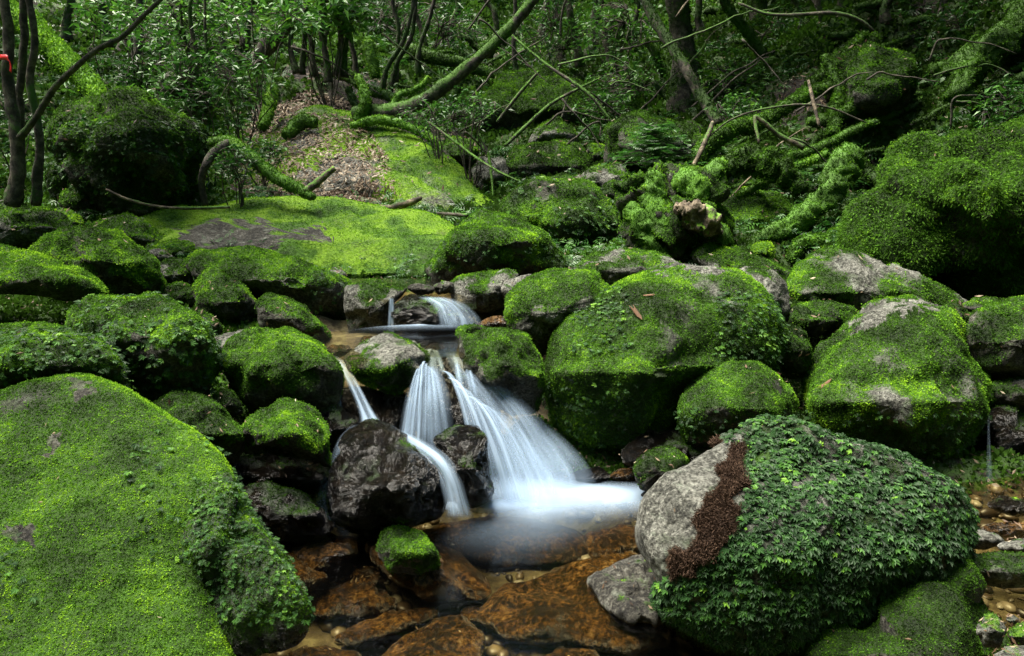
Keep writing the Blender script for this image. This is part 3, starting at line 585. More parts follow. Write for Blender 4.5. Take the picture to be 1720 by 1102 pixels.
B('giant mossy boulder right of the falls with a pale bare crest', [(908, 625), (915, 570), (958, 525), (1000, 500), (1050, 468), (1090, 447), (1130, 437), (1180, 445), (1232, 464), (1272, 490), (1302, 520), (1315, 562), (1302, 612), (1255, 650), (1200, 665), (1145, 690), (1120, 728), (1060, 758), (980, 762), (928, 725)],
  4.0, T=.55, Tb=.6, lean=.8, leanb=-.1, cut=.3, crag=.55, pole=(1100, 625), n=2.2, moss=.93, tone=.50, rough=.7, facet=.05, up=.0, bare=[[(1090, 450), (1110, 430), (1190, 434), (1215, 455), (1150, 456)]], mat='granite')
B('grey shoulder of rock behind the giant central boulder', [(1210, 458), (1260, 445), (1300, 452), (1322, 480), (1324, 535), (1290, 560), (1240, 520)], 4.5, moss=.45, tone=.4, mat='granite')
B('long low green rock behind the pale speckled boulder', [(1162, 428), (1192, 407), (1250, 418), (1290, 438), (1335, 455), (1345, 485), (1280, 480), (1190, 465)], 5.6, lean=.8, moss=.8, tone=.42, mat='granite')
B('broad pale grey boulder with thin moss on the right', [(1323, 475), (1340, 450), (1370, 430), (1400, 423), (1450, 430), (1500, 443), (1550, 468), (1600, 497), (1630, 520), (1590, 540), (1500, 530), (1430, 532), (1350, 522), (1328, 505)], 4.95, T=.3, lean=.9, pole=(1450, 490), moss=.74, tone=.5, rough=.8, up=-.1, mat='granite')
B('small loaf-shaped mossy rock below the broad pale boulder', [(1323, 525), (1345, 509), (1400, 509), (1437, 520), (1432, 545), (1380, 565), (1335, 552)], 4.5, lean=.9, moss=.8, tone=.5)
B('upright dark shaggy rock right of the giant central boulder', [(1300, 565), (1318, 537), (1343, 553), (1364, 590), (1358, 630), (1325, 635), (1302, 600)], 4.15, moss=.95, tone=.35)
B('large lichen-marked mossy boulder on the right', [(1354, 625), (1378, 580), (1420, 540), (1470, 514), (1530, 506), (1590, 514), (1620, 538), (1628, 590), (1652, 630), (1668, 670), (1658, 725), (1630, 780), (1580, 810), (1500, 790), (1430, 760), (1370, 720), (1352, 670)],
  4.0, T=.5, Tb=.5, lean=.7, leanb=-.15, cut=.5, pole=(1500, 675), moss=.95, tone=.56, rough=.9, up=-.12, barev=.3, bare=[[(1430, 540), (1475, 500), (1600, 500), (1605, 512), (1540, 516), (1480, 535), (1425, 570)]], mat='granite')
B('rounded mossy rock in front of the giant central boulder', [(1138, 700), (1152, 655), (1180, 630), (1230, 612), (1280, 613), (1312, 630), (1332, 668), (1340, 710), (1310, 745), (1250, 755), (1155, 748)], 3.55, T=.35, lean=.7, moss=.95, tone=.48)
B('dark mossy boulder cut by the right edge', [(1620, 565), (1638, 525), (1680, 505), (1760, 498), (1850, 560), (1850, 650), (1700, 650), (1636, 625)], 4.3, T=.35, lean=.7, moss=.85, tone=.45)
B('dark mossy ledge stone under the boulder at the right edge', [(1655, 645), (1700, 635), (1850, 640), (1850, 690), (1700, 690), (1660, 680)], 4.1, moss=.7, tone=.25)
B('black wet block stone at the right edge', [(1658, 690), (1700, 678), (1850, 680), (1850, 800), (1760, 815), (1670, 780)], 4.0, moss=.35, tone=.15, mat='wet', n=3)
B('flat stone topping the bank left of the dark right-edge boulder', [(1610, 515), (1640, 503), (1700, 503), (1710, 520), (1650, 535)], 4.7, moss=.4, tone=.4)
B('green fringe of rock behind the broad pale boulder', [(1580, 512), (1610, 510), (1632, 530), (1628, 555), (1600, 555)], 4.5, moss=.8, tone=.35)
B('tall shaggy moss-hung boulder filling the right bank', [(1470, 420), (1482, 370), (1510, 310), (1548, 254), (1600, 242), (1680, 243), (1780, 236), (1960, 260), (2000, 500), (1700, 492), (1620, 486), (1550, 465), (1490, 445)], 5.9, T=.8, Tb=1.0, lean=.9, pole=(1640, 330), moss=1.1, tone=.5, rough=1.5, facet=.12, crag=2.0)
B('bright small mossy boulder at the foot of the shaggy right-bank boulder', [(1432, 400), (1455, 365), (1485, 350), (1510, 370), (1505, 410), (1470, 425)], 5.9, moss=1, tone=.6)
B('mossy boulder right of the rotten stump', [(1190, 370), (1215, 330), (1260, 318), (1310, 325), (1335, 350), (1330, 390), (1280, 415), (1210, 410)], 6.9, lean=.8, moss=1.0, tone=.6)
B('mossy boulder under the leaning slim trunks on the left', [(96, 235), (112, 195), (155, 166), (220, 165), (280, 190), (322, 222), (338, 262), (348, 305), (342, 345), (250, 360), (160, 355), (100, 315)], 7.6, T=.9, Tb=.9, lean=.9, pole=(215, 232), moss=.95, tone=.42, rough=1.5, facet=.12, crag=2.0)
B('little round dark moss cushion below the left mossy boulder', [(97, 345), (105, 322), (130, 315), (150, 328), (152, 352), (125, 360)], 7.0, moss=1, tone=.35)
B('small mossy stone in the dark under the left mossy boulder', [(200, 350), (225, 337), (258, 342), (265, 360), (225, 368)], 6.9, moss=.8, tone=.3)
B('dark mossy hillock on the right slope above the stump', [(1415, 190), (1425, 110), (1455, 75), (1500, 88), (1535, 100), (1540, 150), (1525, 190), (1460, 205)], 8.2, T=.5, lean=.7, moss=.95, tone=.38, rough=1.0)
B('mossy hump among fallen branches up the right slope', [(1380, 150), (1400, 90), (1440, 60), (1470, 55), (1480, 100), (1440, 140), (1400, 175)], 9.0, moss=.9, tone=.36)
B('dark hump of rock and roots in the far left thicket', [(270, 160), (275, 110), (305, 75), (345, 95), (355, 150), (330, 175)], 10.5, moss=.8, tone=.25)
# --- right foreground
B('large right foreground boulder covered with dark fern-like leaves, bare pale rock on its left shoulder', [(1074, 892), (1088, 842), (1130, 800), (1180, 755), (1228, 722), (1270, 711), (1330, 718), (1400, 738), (1480, 762), (1540, 782), (1602, 818), (1620, 850), (1616, 925), (1580, 965), (1500, 1005), (1450, 1045), (1400, 1065), (1350, 1088), (1280, 1096), (1200, 1072), (1120, 1020), (1100, 965), (1082, 925)],
  2.4, T=.2, Tb=.45, lean=.8, leanb=.45, cut=.35, pole=(1340, 930), n=2.8, moss=.66, tone=.12, rough=.5, facet=.04, tuft=.35, up=.0, thr=.62, bare=[[(1070, 885), (1090, 835), (1130, 795), (1180, 750), (1225, 722), (1245, 742), (1215, 790), (1185, 850), (1140, 900), (1100, 900)]], tones=[], crag=.7, mat='granite')  # moss under the leaves kept very dark, painting shade between them
B('low dark mossy rock under the leafy right foreground boulder', [(1370, 1060), (1450, 1010), (1520, 960), (1585, 925), (1625, 955), (1655, 1020), (1680, 1080), (1700, 1220), (1400, 1260), (1300, 1200)], 2.25, T=.2, lean=.9, moss=.95, tone=.36)
B('small round green moss hump behind the leafy foreground boulder', [(1445, 770), (1460, 757), (1488, 757), (1504, 772), (1500, 785), (1460, 785)], 3.1, moss=1, tone=.5)
B('dark mossy rock in the shade left of the leafy foreground boulder', [(1062, 790), (1085, 760), (1130, 750), (1160, 770), (1150, 810), (1110, 830), (1075, 822)], 3.3, moss=.8, tone=.3)
B('dark soil bank between the giant boulder and the leafy boulder', [(1040, 760), (1100, 720), (1170, 735), (1240, 745), (1260, 790), (1180, 810), (1080, 815)], 3.6, moss=.25, tone=.2, mat='wet', tuft=.4)
S = dict(name='stone', cat='stone')
for lb, pl, Yd, kw in [
    ('pale flat granite stone beside the right tip of the leafy boulder', [(1618, 905), (1640, 890), (1675, 898), (1690, 912), (1650, 922), (1620, 920)], 2.88, dict(moss=.05)),
    ('wet grey stone standing in the shallow water at the right edge', [(1655, 850), (1680, 834), (1740, 840), (1760, 862), (1700, 868)], 3.2, dict(moss=.1, mat='wet')),
    ('flat tan slab in the shallows at the right edge', [(1640, 888), (1680, 878), (1760, 880), (1760, 900), (1690, 902)], 3.0, dict(moss=-1, mat='amber')),
    ('angular light slab behind the mossy patch at the right edge', [(1670, 915), (1710, 905), (1780, 905), (1780, 930), (1700, 934)], 2.8, dict(moss=.05)),
    ('flat stone thinly covered in dark moss at the right edge', [(1620, 955), (1640, 930), (1780, 930), (1780, 975), (1690, 990), (1640, 975)], 2.5, dict(moss=.75, tone=.4)),
    ('small grey-green lichened cobble in the lower right corner', [(1642, 1062), (1652, 1034), (1675, 1030), (1690, 1060), (1680, 1090), (1655, 1088)], 1.95, dict(moss=.35, tone=.5)),
    ('mossy cobble at the right frame edge beside the lichened one', [(1692, 1062), (1715, 1048), (1760, 1055), (1760, 1090), (1700, 1085)], 1.95, dict(moss=.85, tone=.5)),
    ('grey cobble cut off by the bottom right corner of the frame', [(1670, 1100), (1690, 1085), (1740, 1090), (1760, 1130), (1680, 1140)], 1.85, dict(moss=.2)),
    ('tiny pale pebble between the cobbles in the lower right corner', [(1688, 1040), (1700, 1032), (1712, 1040), (1704, 1052)], 2.0, dict(moss=.05)),
    ]: B(lb, pl, Yd, tuft=.5, lean=.9, **S, **{'mat': 'granite', **kw})
# --- stones in the lower pool
for lb, pl, Yd, kw in [
    ('wet brown boulder awash in the middle of the lower pool', [(612, 915), (650, 898), (700, 895), (760, 925), (812, 962), (832, 998), (805, 1012), (720, 1006), (655, 978), (628, 945)], 2.78, dict(under=-0.02, T=.16, lean=1.2, mat='amber')),
    ('large orange-brown rock sloping under water in front of the leafy boulder', [(798, 1040), (828, 1000), (895, 968), (1000, 944), (1062, 928), (1112, 958), (1136, 1020), (1125, 1085), (1060, 1100), (960, 1092), (850, 1075)], 2.42, dict(under=0, T=.14, lean=1.25, mat='amber', pole=(1000, 1040))),
    ('glistening orange rock at the left rim of the lower pool', [(483, 925), (510, 905), (555, 893), (598, 905), (605, 930), (560, 955), (520, 965)], 2.75, dict(under=-0.03, mat='amber', T=.12, lean=1.2)),
    ('brown rock in the pool touching the foot of the dark leafy slab', [(455, 945), (480, 925), (520, 945), (552, 970), (520, 995), (470, 990)], 2.65, dict(under=0.01, mat='amber', T=.1, lean=1.1)),
    ('reddish rock under water left of the middle', [(505, 1000), (545, 975), (600, 968), (650, 990), (665, 1020), (600, 1040), (530, 1035)], 2.45, dict(under=0.1, mat='amber', T=.08, lean=1.6)),
    ('long thin brown slab under water', [(558, 1075), (600, 1045), (680, 1022), (735, 1020), (735, 1040), (670, 1062), (600, 1084)], 2.3, dict(under=0.08, mat='amber', T=.06, lean=1.4)),
    ('rough orange rock cut by the bottom edge of the photo', [(625, 1110), (680, 1070), (735, 1036), (790, 1042), (816, 1065), (812, 1110), (760, 1150), (660, 1150)], 2.15, dict(under=0.05, mat='amber', T=.08, lean=1.4)),
    ('brown rock at the bottom edge near the dark leafy slab', [(460, 1130), (490, 1092), (540, 1085), (600, 1095), (640, 1130), (560, 1160)], 2.1, dict(under=0.09, mat='amber', T=.07, lean=1.4)),
    ('smooth dark rock under the water below the white foam', [(690, 905), (760, 880), (860, 868), (960, 885), (1010, 915), (960, 945), (850, 950), (750, 940)], 2.95, dict(under=0.09, mat='amber', T=.12, lean=1.2)),
    ('dim rock under water right of the foam', [(980, 900), (1040, 880), (1085, 890), (1090, 925), (1040, 940), (990, 935)], 2.9, dict(under=0.05, mat='amber', T=.08, lean=1.2)),
    ('wet round stone at the right rim of the foam', [(950, 805), (970, 790), (1005, 785), (1025, 800), (1018, 815), (970, 818)], 3.55, dict(mat='wet', T=.08)),
    ('golden flat stone behind the wet round stone', [(1020, 800), (1045, 785), (1075, 790), (1068, 810), (1035, 812)], 3.55, dict(mat='amber', T=.05)),
    ('small dark stone poking through the right end of the foam', [(1075, 832), (1092, 824), (1112, 828), (1112, 842), (1085, 842)], 3.33, dict(mat='wet', T=.04)),
    ('yellowish cobble under water between the brown rocks', [(770, 1030), (785, 1015), (810, 1018), (812, 1040), (785, 1045)], 2.4, dict(under=0.12, mat='amber', T=.03)),
    ('brown rock at the bottom edge right of centre', [(900, 1110), (940, 1086), (1000, 1090), (1020, 1120), (960, 1150)], 2.1, dict(under=0.06, mat='amber', T=.05)),
    ('sunken brown cobble beside the glistening orange rock', [(590, 960), (615, 950), (640, 965), (630, 985), (600, 985)], 2.6, dict(under=0.08, mat='amber', T=.05)),
    ]: B(lb, pl, Yd, tuft=0, **dict(moss=-1), **S, **kw)
B('grey dry top of rock rising from the large orange-brown one', [(985, 975), (1035, 945), (1080, 932), (1120, 950), (1135, 1010), (1120, 1050), (1060, 1050), (1010, 1020)], 2.4, T=.1, under=-.055, moss=.0, mat='dark', lean=1.0, **S)
B('knob of rock with a bright moss cap on the wet brown boulder', [(635, 915), (645, 893), (672, 884), (705, 895), (740, 935), (735, 958), (700, 968), (655, 962), (638, 940)], 2.7, T=.14, lean=1.0, moss=.95, tone=.55, tuft=1.2, **S)
# middle pool bed
for i, (lb, x, y, r_) in enumerate([('brown cobble on the bed of the middle pool at its left', 570, 588, 26), ('flat brown cobble on the bed of the middle pool near the lip', 740, 585, 30), ('brown cobble on the bed under the clear part of the middle pool', 625, 572, 22)]):
    B(lb, [(x - r_, y), (x - r_ * .6, y - 7), (x + r_ * .5, y - 8), (x + r_, y), (x + r_ * .5, y + 8), (x - r_ * .5, y + 7)], 4.3, T=.05, moss=-1, mat='amber', tuft=0, **S)

# ------------------------------------------------------------------ bed every boulder into the ground, then build the ground
LIM = np.full(GZ.shape, 99.0)
for lb, (o_, V_, T_v, N_v, m_v) in ROCKS.items():
    zh = V_[:, 2].max() - V_[:, 2].min()
    ii = np.clip(np.searchsorted(GX, V_[:, 0]) - 1, 0, len(GX) - 1); jj = np.clip(np.searchsorted(GY, V_[:, 1]) - 1, 0, len(GY) - 1)
    L0 = np.full(GZ.shape, 99.0); np.minimum.at(L0, (jj, ii), V_[:, 2] + .12 * zh - .02)
    r_ = 2 if V_[:, 1].mean() < 7 else 3
    for _ in range(r_):
        P_ = np.pad(L0, 1, mode='edge'); L0 = np.minimum.reduce([P_[a:a + L0.shape[0], b:b + L0.shape[1]] + (.05 if (a, b) != (1, 1) else 0) for a in range(3) for b in range(3)])
    LIM = np.minimum(LIM, L0)
GZ = np.minimum(GZ, LIM)
GZ = np.where((gx > -1.3) & (gx < -.1) & (gy > 3.98) & (gy < 4.75), np.minimum(GZ, .49), GZ)
for qx_, qy_, rr_, dp_ in [(1475, 285, .38, 1.0), (1530, 290, .3, .8), (1550, 90, .5, 1.4), (1500, 20, .6, 1.2), (1590, 470, .35, .5), (1050, 250, .4, .5), (300, 330, .35, .5), (1700, 480, .3, .5)]:
    h_ = hit(qx_, qy_, 5); GZ = GZ - dp_ * np.exp(-(((gx - h_[0]) / rr_) ** 2 + ((gy - h_[1] - .2) / rr_) ** 2) ** 1.5)
nx, ny = len(GX), len(GY)
idx = np.arange(nx * ny).reshape(ny, nx)
TF = np.stack([idx[:-1, :-1], idx[:-1, 1:], idx[1:, 1:], idx[1:, :-1]], -1).reshape(-1, 4)
TV = np.stack([gx.ravel(), gy.ravel(), GZ.ravel()], -1)
tm = 0.70 + 0.5 * fbm(TV, 0.45, 4, .6, 3)
pool = sstep(-0.02, -0.08, TV[:, 2]) * sstep(3.75, 3.5, TV[:, 1]) * sstep(-1, 0, TV[:, 1])
midp = ((TV[:, 0] > -1.3) & (TV[:, 0] < .4) & (TV[:, 1] > 3.95) & (TV[:, 1] < 5.3)).astype(float)
bed = np.maximum(pool, midp)
_r = TV - CAMP; _fz = _r[:, 1] * cp - _r[:, 2] * sp; _uz = _r[:, 1] * sp + _r[:, 2] * cp
litz = inpoly(W0 / 2 + F * _r[:, 0] / _fz, H0 / 2 - F * _uz / _fz, [(380, 320), (420, 190), (480, 110), (640, 120), (700, 190), (640, 360), (450, 340)]) & (TV[:, 1] > 6) & (TV[:, 1] < 14)
tm = tm * (1 - bed) - .35 * litz
# leaf litter slope left of centre and open gaps
tone_t = 0.30 + 0.35 * fbm(TV, 0.6, 4, .6, 8)
mesh_np('ground', TV, TF, 4, M['ground'], {'moss': tm, 'tone': tone_t, 'bed': bed})['kind'] = 'structure'

# leaf covers
RF = 'large right foreground boulder covered with dark fern-like leaves, bare pale rock on its left shoulder'
LEAFP = [(1215, 735), (1260, 690), (1700, 750), (1700, 1200), (1050, 1200), (1060, 1020), (1110, 975), (1180, 955), (1230, 900), (1248, 840), (1248, 770)]
leaf_cover(RF, lambda x, y: inpoly(x, y, LEAFP) * (1 + .9 * (y > 900)) * np.where(y < 712 + .0 * x + 14 + np.maximum(0, x - 1330) * .38, .45, 1.0) * (.35 + sstep(-.25, .1, perlin(np.stack([x / 38, y / 30, 0 * x], -1)))), 19000, 11, .28, sizevar=.65, pairs=3)
ROOTP = [(1228, 752), (1248, 760), (1250, 800), (1242, 860), (1228, 908), (1192, 948), (1125, 965), (1142, 930), (1176, 885), (1202, 825)]
def blade_patch(label, poly, n, Lpx, mat, name, tone=.5, droop=.3, k=3):
    o, V, T, Nv, mo = ROCKS[label]
    ctr = V[T].mean(1); rel = ctr - CAMP; fz = rel[:, 1] * cp - rel[:, 2] * sp; uz = rel[:, 1] * sp + rel[:, 2] * cp
    px = W0 / 2 + F * rel[:, 0] / fz; py = H0 / 2 - F * uz / fz
    f = np.sum(Nv[T].mean(1) * unit(-rel), 1)
    px = px + 34 * fbm(ctr, 12, 3); py = py + 34 * fbm(ctr, 12, 3, .5, 3)
    r = sample(V, T, inpoly(px, py, poly) * (f > -.2) / np.sum(rel ** 2, 1), n)
    if r is None: return
    kk, bc = r; P = interp(V, T, kk, bc); Nn = unit(interp(Nv, T, kk, bc)); dist = np.linalg.norm(P - CAMP, axis=1)
    P = P + Nn * ((0.010 if mat == 'moss' else .022) * rng.random(n))[:, None]
    return blades(name, P, Nn, Lpx * dist / F, tone + .2 * fbm(P, 12, 2) + rng.normal(0, .12, n), o, M[mat], k=k, width=.16 if mat == 'moss' else .09, spread=1.3, droop=droop)
blade_patch(RF, ROOTP, 30000, 5.5, 'rootmoss', 'dead_moss_patch', .45)
leaf_cover('dark leafy rock slab wedged against the huge bright boulder, its wet foot in the pool', lambda x, y: (y < 1045) * 1.0, 1700, 10, .42)
leaf_cover('huge bright green moss-covered boulder filling the lower left corner', lambda x, y: ((x > 210) & (x < 400) & (y > 700) & (y < 900)) * .6 + ((x < 70) & (y > 900)) * .9 + ((x > 150) & (x < 320) & (y > 880) & (y < 960)) * .5, 420, 13, .45)
leaf_cover('overhanging rock with dark leafy cover at the left edge above the huge bright boulder', lambda x, y: (y > 555) * 1.0, 1100, 11, .42)
leaf_cover('domed mossy rock with leafy cover and a bare brown patch on its front', lambda x, y: (y > 540) * 1.0 + .25, 900, 12, .48)
leaf_cover('giant mossy boulder right of the falls with a pale bare crest', lambda x, y: ((x > 1200) & (y > 490) & (y < 640)) * 1.0 + ((x < 1060) & (x > 960) & (y > 480) & (y < 600)) * .8 + (y > 640) * .35, 1300, 10, .4)
blade_patch('tall shaggy moss-hung boulder filling the right bank', [(1400, 200), (1900, 200), (1900, 520), (1400, 520)], 24000, 5, 'moss', 'hanging_moss', .42, droop=.8)
leaf_cover('mossy boulder under the leaning slim trunks on the left', lambda x, y: (y > 205) * 1.0, 1500, 9, .4)
leaf_cover('long sloping moss-topped boulder left of the upper pool', lambda x, y: (x > 520) * 1.0, 200, 8, .35)
leaf_cover('large rounded boulder of moss right behind the upper pool', lambda x, y: (y > 400) * 1.0, 350, 8, .35)
leaf_cover('tall domed mossy boulder in the stream bed left of the rotten stump', lambda x, y: ((x > 930) & (y > 350)) * 1.0 + .2, 420, 11, .5)
leaf_cover('large lichen-marked mossy boulder on the right', lambda x, y: (y > 690) * 1.0, 500, 9, .3)
leaf_cover('rounded mossy rock in front of the giant central boulder', lambda x, y: (y > 690) * 1.0, 250, 9, .3)

# ------------------------------------------------------------------ water
def sheet(name, poly, z, step=.08, mat='water', attrs=None, extra=None):
    """horizontal water surface over a world polygon, with real thickness given by the bed below"""
    me = bpy.data.meshes.new(name); me.from_pydata([(x, y, z) for x, y in poly], [], [tuple(range(len(poly)))]); me.materials.append(M[mat])
    o = bpy.data.objects.new(name, me); col.objects.link(o); o['kind'] = 'structure'; return o
sheet('water', [(-1.25, .2), (4.6, .2), (4.6, 3.75), (-0.6, 3.75), (-1.25, 3.0)], 0.0)
def zpx(px, py, z):
    d = ray(px, py); t_ = (z - CAMZ) / d[2]; return (d[0] * t_, d[1] * t_)
ZM, ZU = 0.575, 0.70
sheet('water', [zpx(*p, ZM) for p in [(535, 603), (585, 605), (700, 600), (790, 600), (800, 560), (795, 545), (640, 548), (530, 560), (500, 590)]], ZM)
sheet('water', [zpx(*p, ZU) for p in [(590, 500), (660, 505), (700, 508), (800, 520), (800, 470), (760, 468), (560, 468)]], ZU)
def ribbon(label, stations, across=26, sub=10, bulge=.25, alpha=.8, ustr=5, vstr=.35, fade_in=.08, fade_out=.15, parent=None, edge=.35, name='falling_water', seed=0, amp=.01):
    """stations: (px, py, Y, halfwidth_px_left, halfwidth_px_right)"""
    p = spline(np.c_[np.array(stations, float)[:, :3]], sub); h = spline(np.array([(s[3], s[4], 0) for s in stations], float), sub)
    n = len(p); u = np.linspace(-1, 1, across); V = []; al = []; su = []; sv = []
    for i in range(n):
        px = p[i, 0] + np.where(u < 0, u * h[i, 0], u * h[i, 1]); wd = (h[i, 0] + h[i, 1]) * PXM(p[i, 2])
        Yy = p[i, 2] - bulge * wd * .5 * (1 - u ** 2)
        V.append(P3(px, np.full(across, p[i, 1]) + 0 * u, Yy)); t_ = i / (n - 1)
        a = alpha * sstep(0, fade_in, t_) * (1 - sstep(1 - fade_out, 1, t_)) * (1 - np.abs(u) ** (1 / edge)) ** 1.3
        al.append(a); su.append(u * ustr + seed * 7.3); sv.append(np.full(across, t_ * vstr * 4 + seed))
    V = np.array(V).reshape(-1, 3); Nn = np.array([0, -1, .3])
    st = np.stack([np.array(su).ravel(), np.array(sv).ravel() * .6, np.full(len(V), seed)], -1)
    V = V + Nn * (amp * perlin(st * 1.3))[:, None]
    I = np.arange(n * across).reshape(n, across); Q = np.stack([I[:-1, :-1], I[:-1, 1:], I[1:, 1:], I[1:, :-1]], -1).reshape(-1, 4)
    o = mesh_np(name, V, Q, 4, M['fall'], {'alpha': np.clip(np.array(al).ravel(), 0, 1), 'su': np.array(su).ravel(), 'sv': np.array(sv).ravel()}, parent=parent)
    if parent is None: tag(o, label, 'waterfall')
    return o
wf = ribbon('central fan of white water spreading from the lip of the middle pool', [(722, 588, 3.95, 14, 16), (718, 612, 3.72, 14, 20), (712, 660, 3.52, 30, 44), (706, 715, 3.42, 36, 58), (700, 775, 3.36, 42, 66)], alpha=.42, ustr=3, name='waterfall', seed=1)
wr = ribbon('broad white veil of water sweeping down right of the upright black rock', [(762, 588, 3.92, 18, 22), (780, 614, 3.74, 26, 30), (818, 654, 3.58, 44, 44), (858, 704, 3.46, 60, 54), (888, 765, 3.35, 74, 64), (902, 825, 3.24, 86, 78), (906, 858, 3.18, 94, 92)], across=40, alpha=.42, ustr=4, name='waterfall', seed=4, fade_out=.06)
def strand(par, x0, y0, Y0, x1, y1, Y1, w0, w1, a, sd, fo=.18, cur=.5):
    st_ = []
    for t_ in (0, .08, .2, .38, .6, .8, 1):
        st_.append((x0 + (x1 - x0) * (t_ ** .55 * (1 - cur) + t_ * cur), y0 + (y1 - y0) * (t_ ** 1.45), Y0 + (Y1 - Y0) * t_ ** .7, w0 + (w1 - w0) * t_, w0 + (w1 - w0) * t_))
    ribbon(None, st_, across=12, alpha=a * .85, ustr=.8 + w1 / 24, parent=par, name='strand', seed=sd, fade_out=fo, fade_in=.05)
for i_, (xa, xb, w_, a_) in enumerate([(709, 676, 8, .8), (711, 688, 5, .6), (713, 701, 4, 1.0), (716, 712, 4, .55), (719, 722, 6, .55), (722, 738, 7, .6), (726, 752, 7, .4)]):
    strand(wf, xa, 606 + abs(i_ - 2) * 4, 3.7, xb, 768 - abs(i_ - 2) * 3, 3.36, 2.5, w_, a_, 20 + i_)
strand(wf, 722, 586, 3.95, 708, 640, 3.66, 7, 6, .95, 30, .3); strand(wf, 728, 588, 3.93, 745, 632, 3.68, 5, 5, .8, 31, .3)
for i_, (xa, ya, xb, yb, w_, a_) in enumerate([(742, 622, 815, 842, 12, .75), (752, 634, 836, 848, 13, .85), (764, 648, 858, 852, 15, .9), (780, 664, 880, 850, 17, .85), (796, 676, 905, 848, 18, .7), (812, 686, 930, 842, 18, .55), (775, 600, 800, 690, 9, .5), (762, 598, 775, 670, 8, .6), (790, 612, 835, 720, 10, .35)]):
    strand(wr, xa, ya, 3.62 if ya > 615 else 3.85, xb, yb, 3.2 if yb > 800 else 3.48, 4, w_, a_, 40 + i_, .06 if yb > 800 else .35)
ribbon('faint blue veil of spray at the right foot of the giant boulder', [(850, 680, 3.75, 20, 30), (892, 725, 3.6, 40, 46), (932, 775, 3.42, 56, 54), (950, 830, 3.27, 66, 60)], across=20, alpha=.42, ustr=2.5, name='waterfall', seed=7, fade_in=.4)
wl = ribbon('thin left thread of water curving off the middle pool beside the grey-crested rock', [(548, 596, 4.0, 8, 16), (572, 612, 3.8, 10, 12), (592, 645, 3.62, 10, 11), (612, 685, 3.5, 13, 13), (624, 715, 3.42, 22, 22), (622, 738, 3.35, 44, 40)], across=16, alpha=.8, ustr=2, name='waterfall', seed=8)
ribbon(None, [(571, 608, 3.8, 3, 4), (571, 660, 3.66, 3, 4), (571, 715, 3.6, 4, 4), (570, 770, 3.55, 8, 8)], across=8, alpha=.5, ustr=1, parent=wl, name='strand', seed=9)
ribbon('white water sliding between the glossy black boulder and the upright black rock', [(612, 716, 3.26, 44, 34), (662, 728, 3.18, 30, 26), (705, 750, 3.1, 22, 26), (735, 772, 3.03, 25, 24), (756, 805, 2.98, 22, 20), (768, 850, 2.94, 22, 22), (772, 872, 2.93, 26, 26)], across=20, alpha=.82, ustr=3, name='waterfall', seed=10, fade_out=.1, fade_in=.2)
ribbon('dim trickle down the left side of the glossy black boulder', [(612, 712, 3.4, 20, 10), (585, 735, 3.3, 16, 10), (566, 768, 3.22, 12, 8), (550, 810, 3.12, 12, 8), (543, 855, 3.05, 14, 8), (560, 895, 3.0, 16, 10)], across=14, alpha=.36, ustr=2, name='waterfall', seed=11)
wu = ribbon('little upper cascade pouring over the wet streaked rock', [(722, 498, 4.42, 24, 30), (745, 512, 4.3, 22, 40), (756, 532, 4.24, 22, 50), (762, 552, 4.2, 24, 54)], across=26, alpha=.55, ustr=5, name='waterfall', seed=12, vstr=.3)
ribbon(None, [(657, 500, 4.42, 4, 5), (657, 520, 4.4, 5, 6), (657, 552, 4.38, 7, 8)], across=8, alpha=.9, ustr=1.2, parent=wu, name='strand', seed=13)
ribbon('faint thread of water falling in the dark at the right edge', [(1660, 700, 3.7, 2, 3), (1661, 760, 3.6, 3, 3), (1663, 815, 3.5, 8, 8)], across=8, alpha=.09, ustr=1, name='waterfall', seed=14)
def foam(label, cx, cy, rx, ry, z, a=1.0, lay=0, seed=0, pw=1.5, asym=0.0, name='foam'):
    """soft froth lying on a pool: a shallow mound whose cover thins towards its rim"""
    nr, na = 22, 56; r = np.linspace(0, 1, nr); th = np.linspace(0, 2 * np.pi, na, endpoint=False); V = []; al = []
    for ri in r:
        for t_ in th:
            k = 1 + .22 * math.sin(2 * t_ + seed) + .12 * math.sin(3 * t_ + seed * 2)
            x, y = zpx(cx + rx * ri * k * math.cos(t_), cy + ry * ri * k * math.sin(t_), z)
            V.append((x, y, z + .006 + lay * .008 + .03 * (1 - ri ** 2))); al.append(a * (1 - ri ** pw) ** 2.4)
    V = np.array(V); I = np.arange(nr * na).reshape(nr, na); J = np.roll(I, -1, 1)
    Q = np.stack([I[:-1], I[1:], J[1:], J[:-1]], -1).reshape(-1, 4)
    p = np.array(V); al = np.array(al) * np.clip(.86 + .4 * fbm(p, 5, 3, .5, seed), 0, 1)
    o = mesh_np(name, V, Q, 4, M['foam'], {'alpha': al}); tag(o, label, 'foam'); return o
foam('bright white foam where the broad veil meets the lower pool', 945, 838, 225, 52, 0, 1.55, 0, 1, 1.15)
foam('white foam tongue below the upright black rock', 815, 864, 125, 26, 0, 1.3, 1, 2, 1.3)
foam('thin drifting foam spreading over the middle of the lower pool', 900, 876, 240, 66, 0, .36, 2, 4, 1.2)
foam('thin white foam line at the foot of the little upper cascade', 705, 556, 110, 6, ZM, .7, 0, 3, 1.0)
foam('dim foam along the foot of the glossy black boulder', 600, 895, 85, 16, 0, .14, 0, 5)
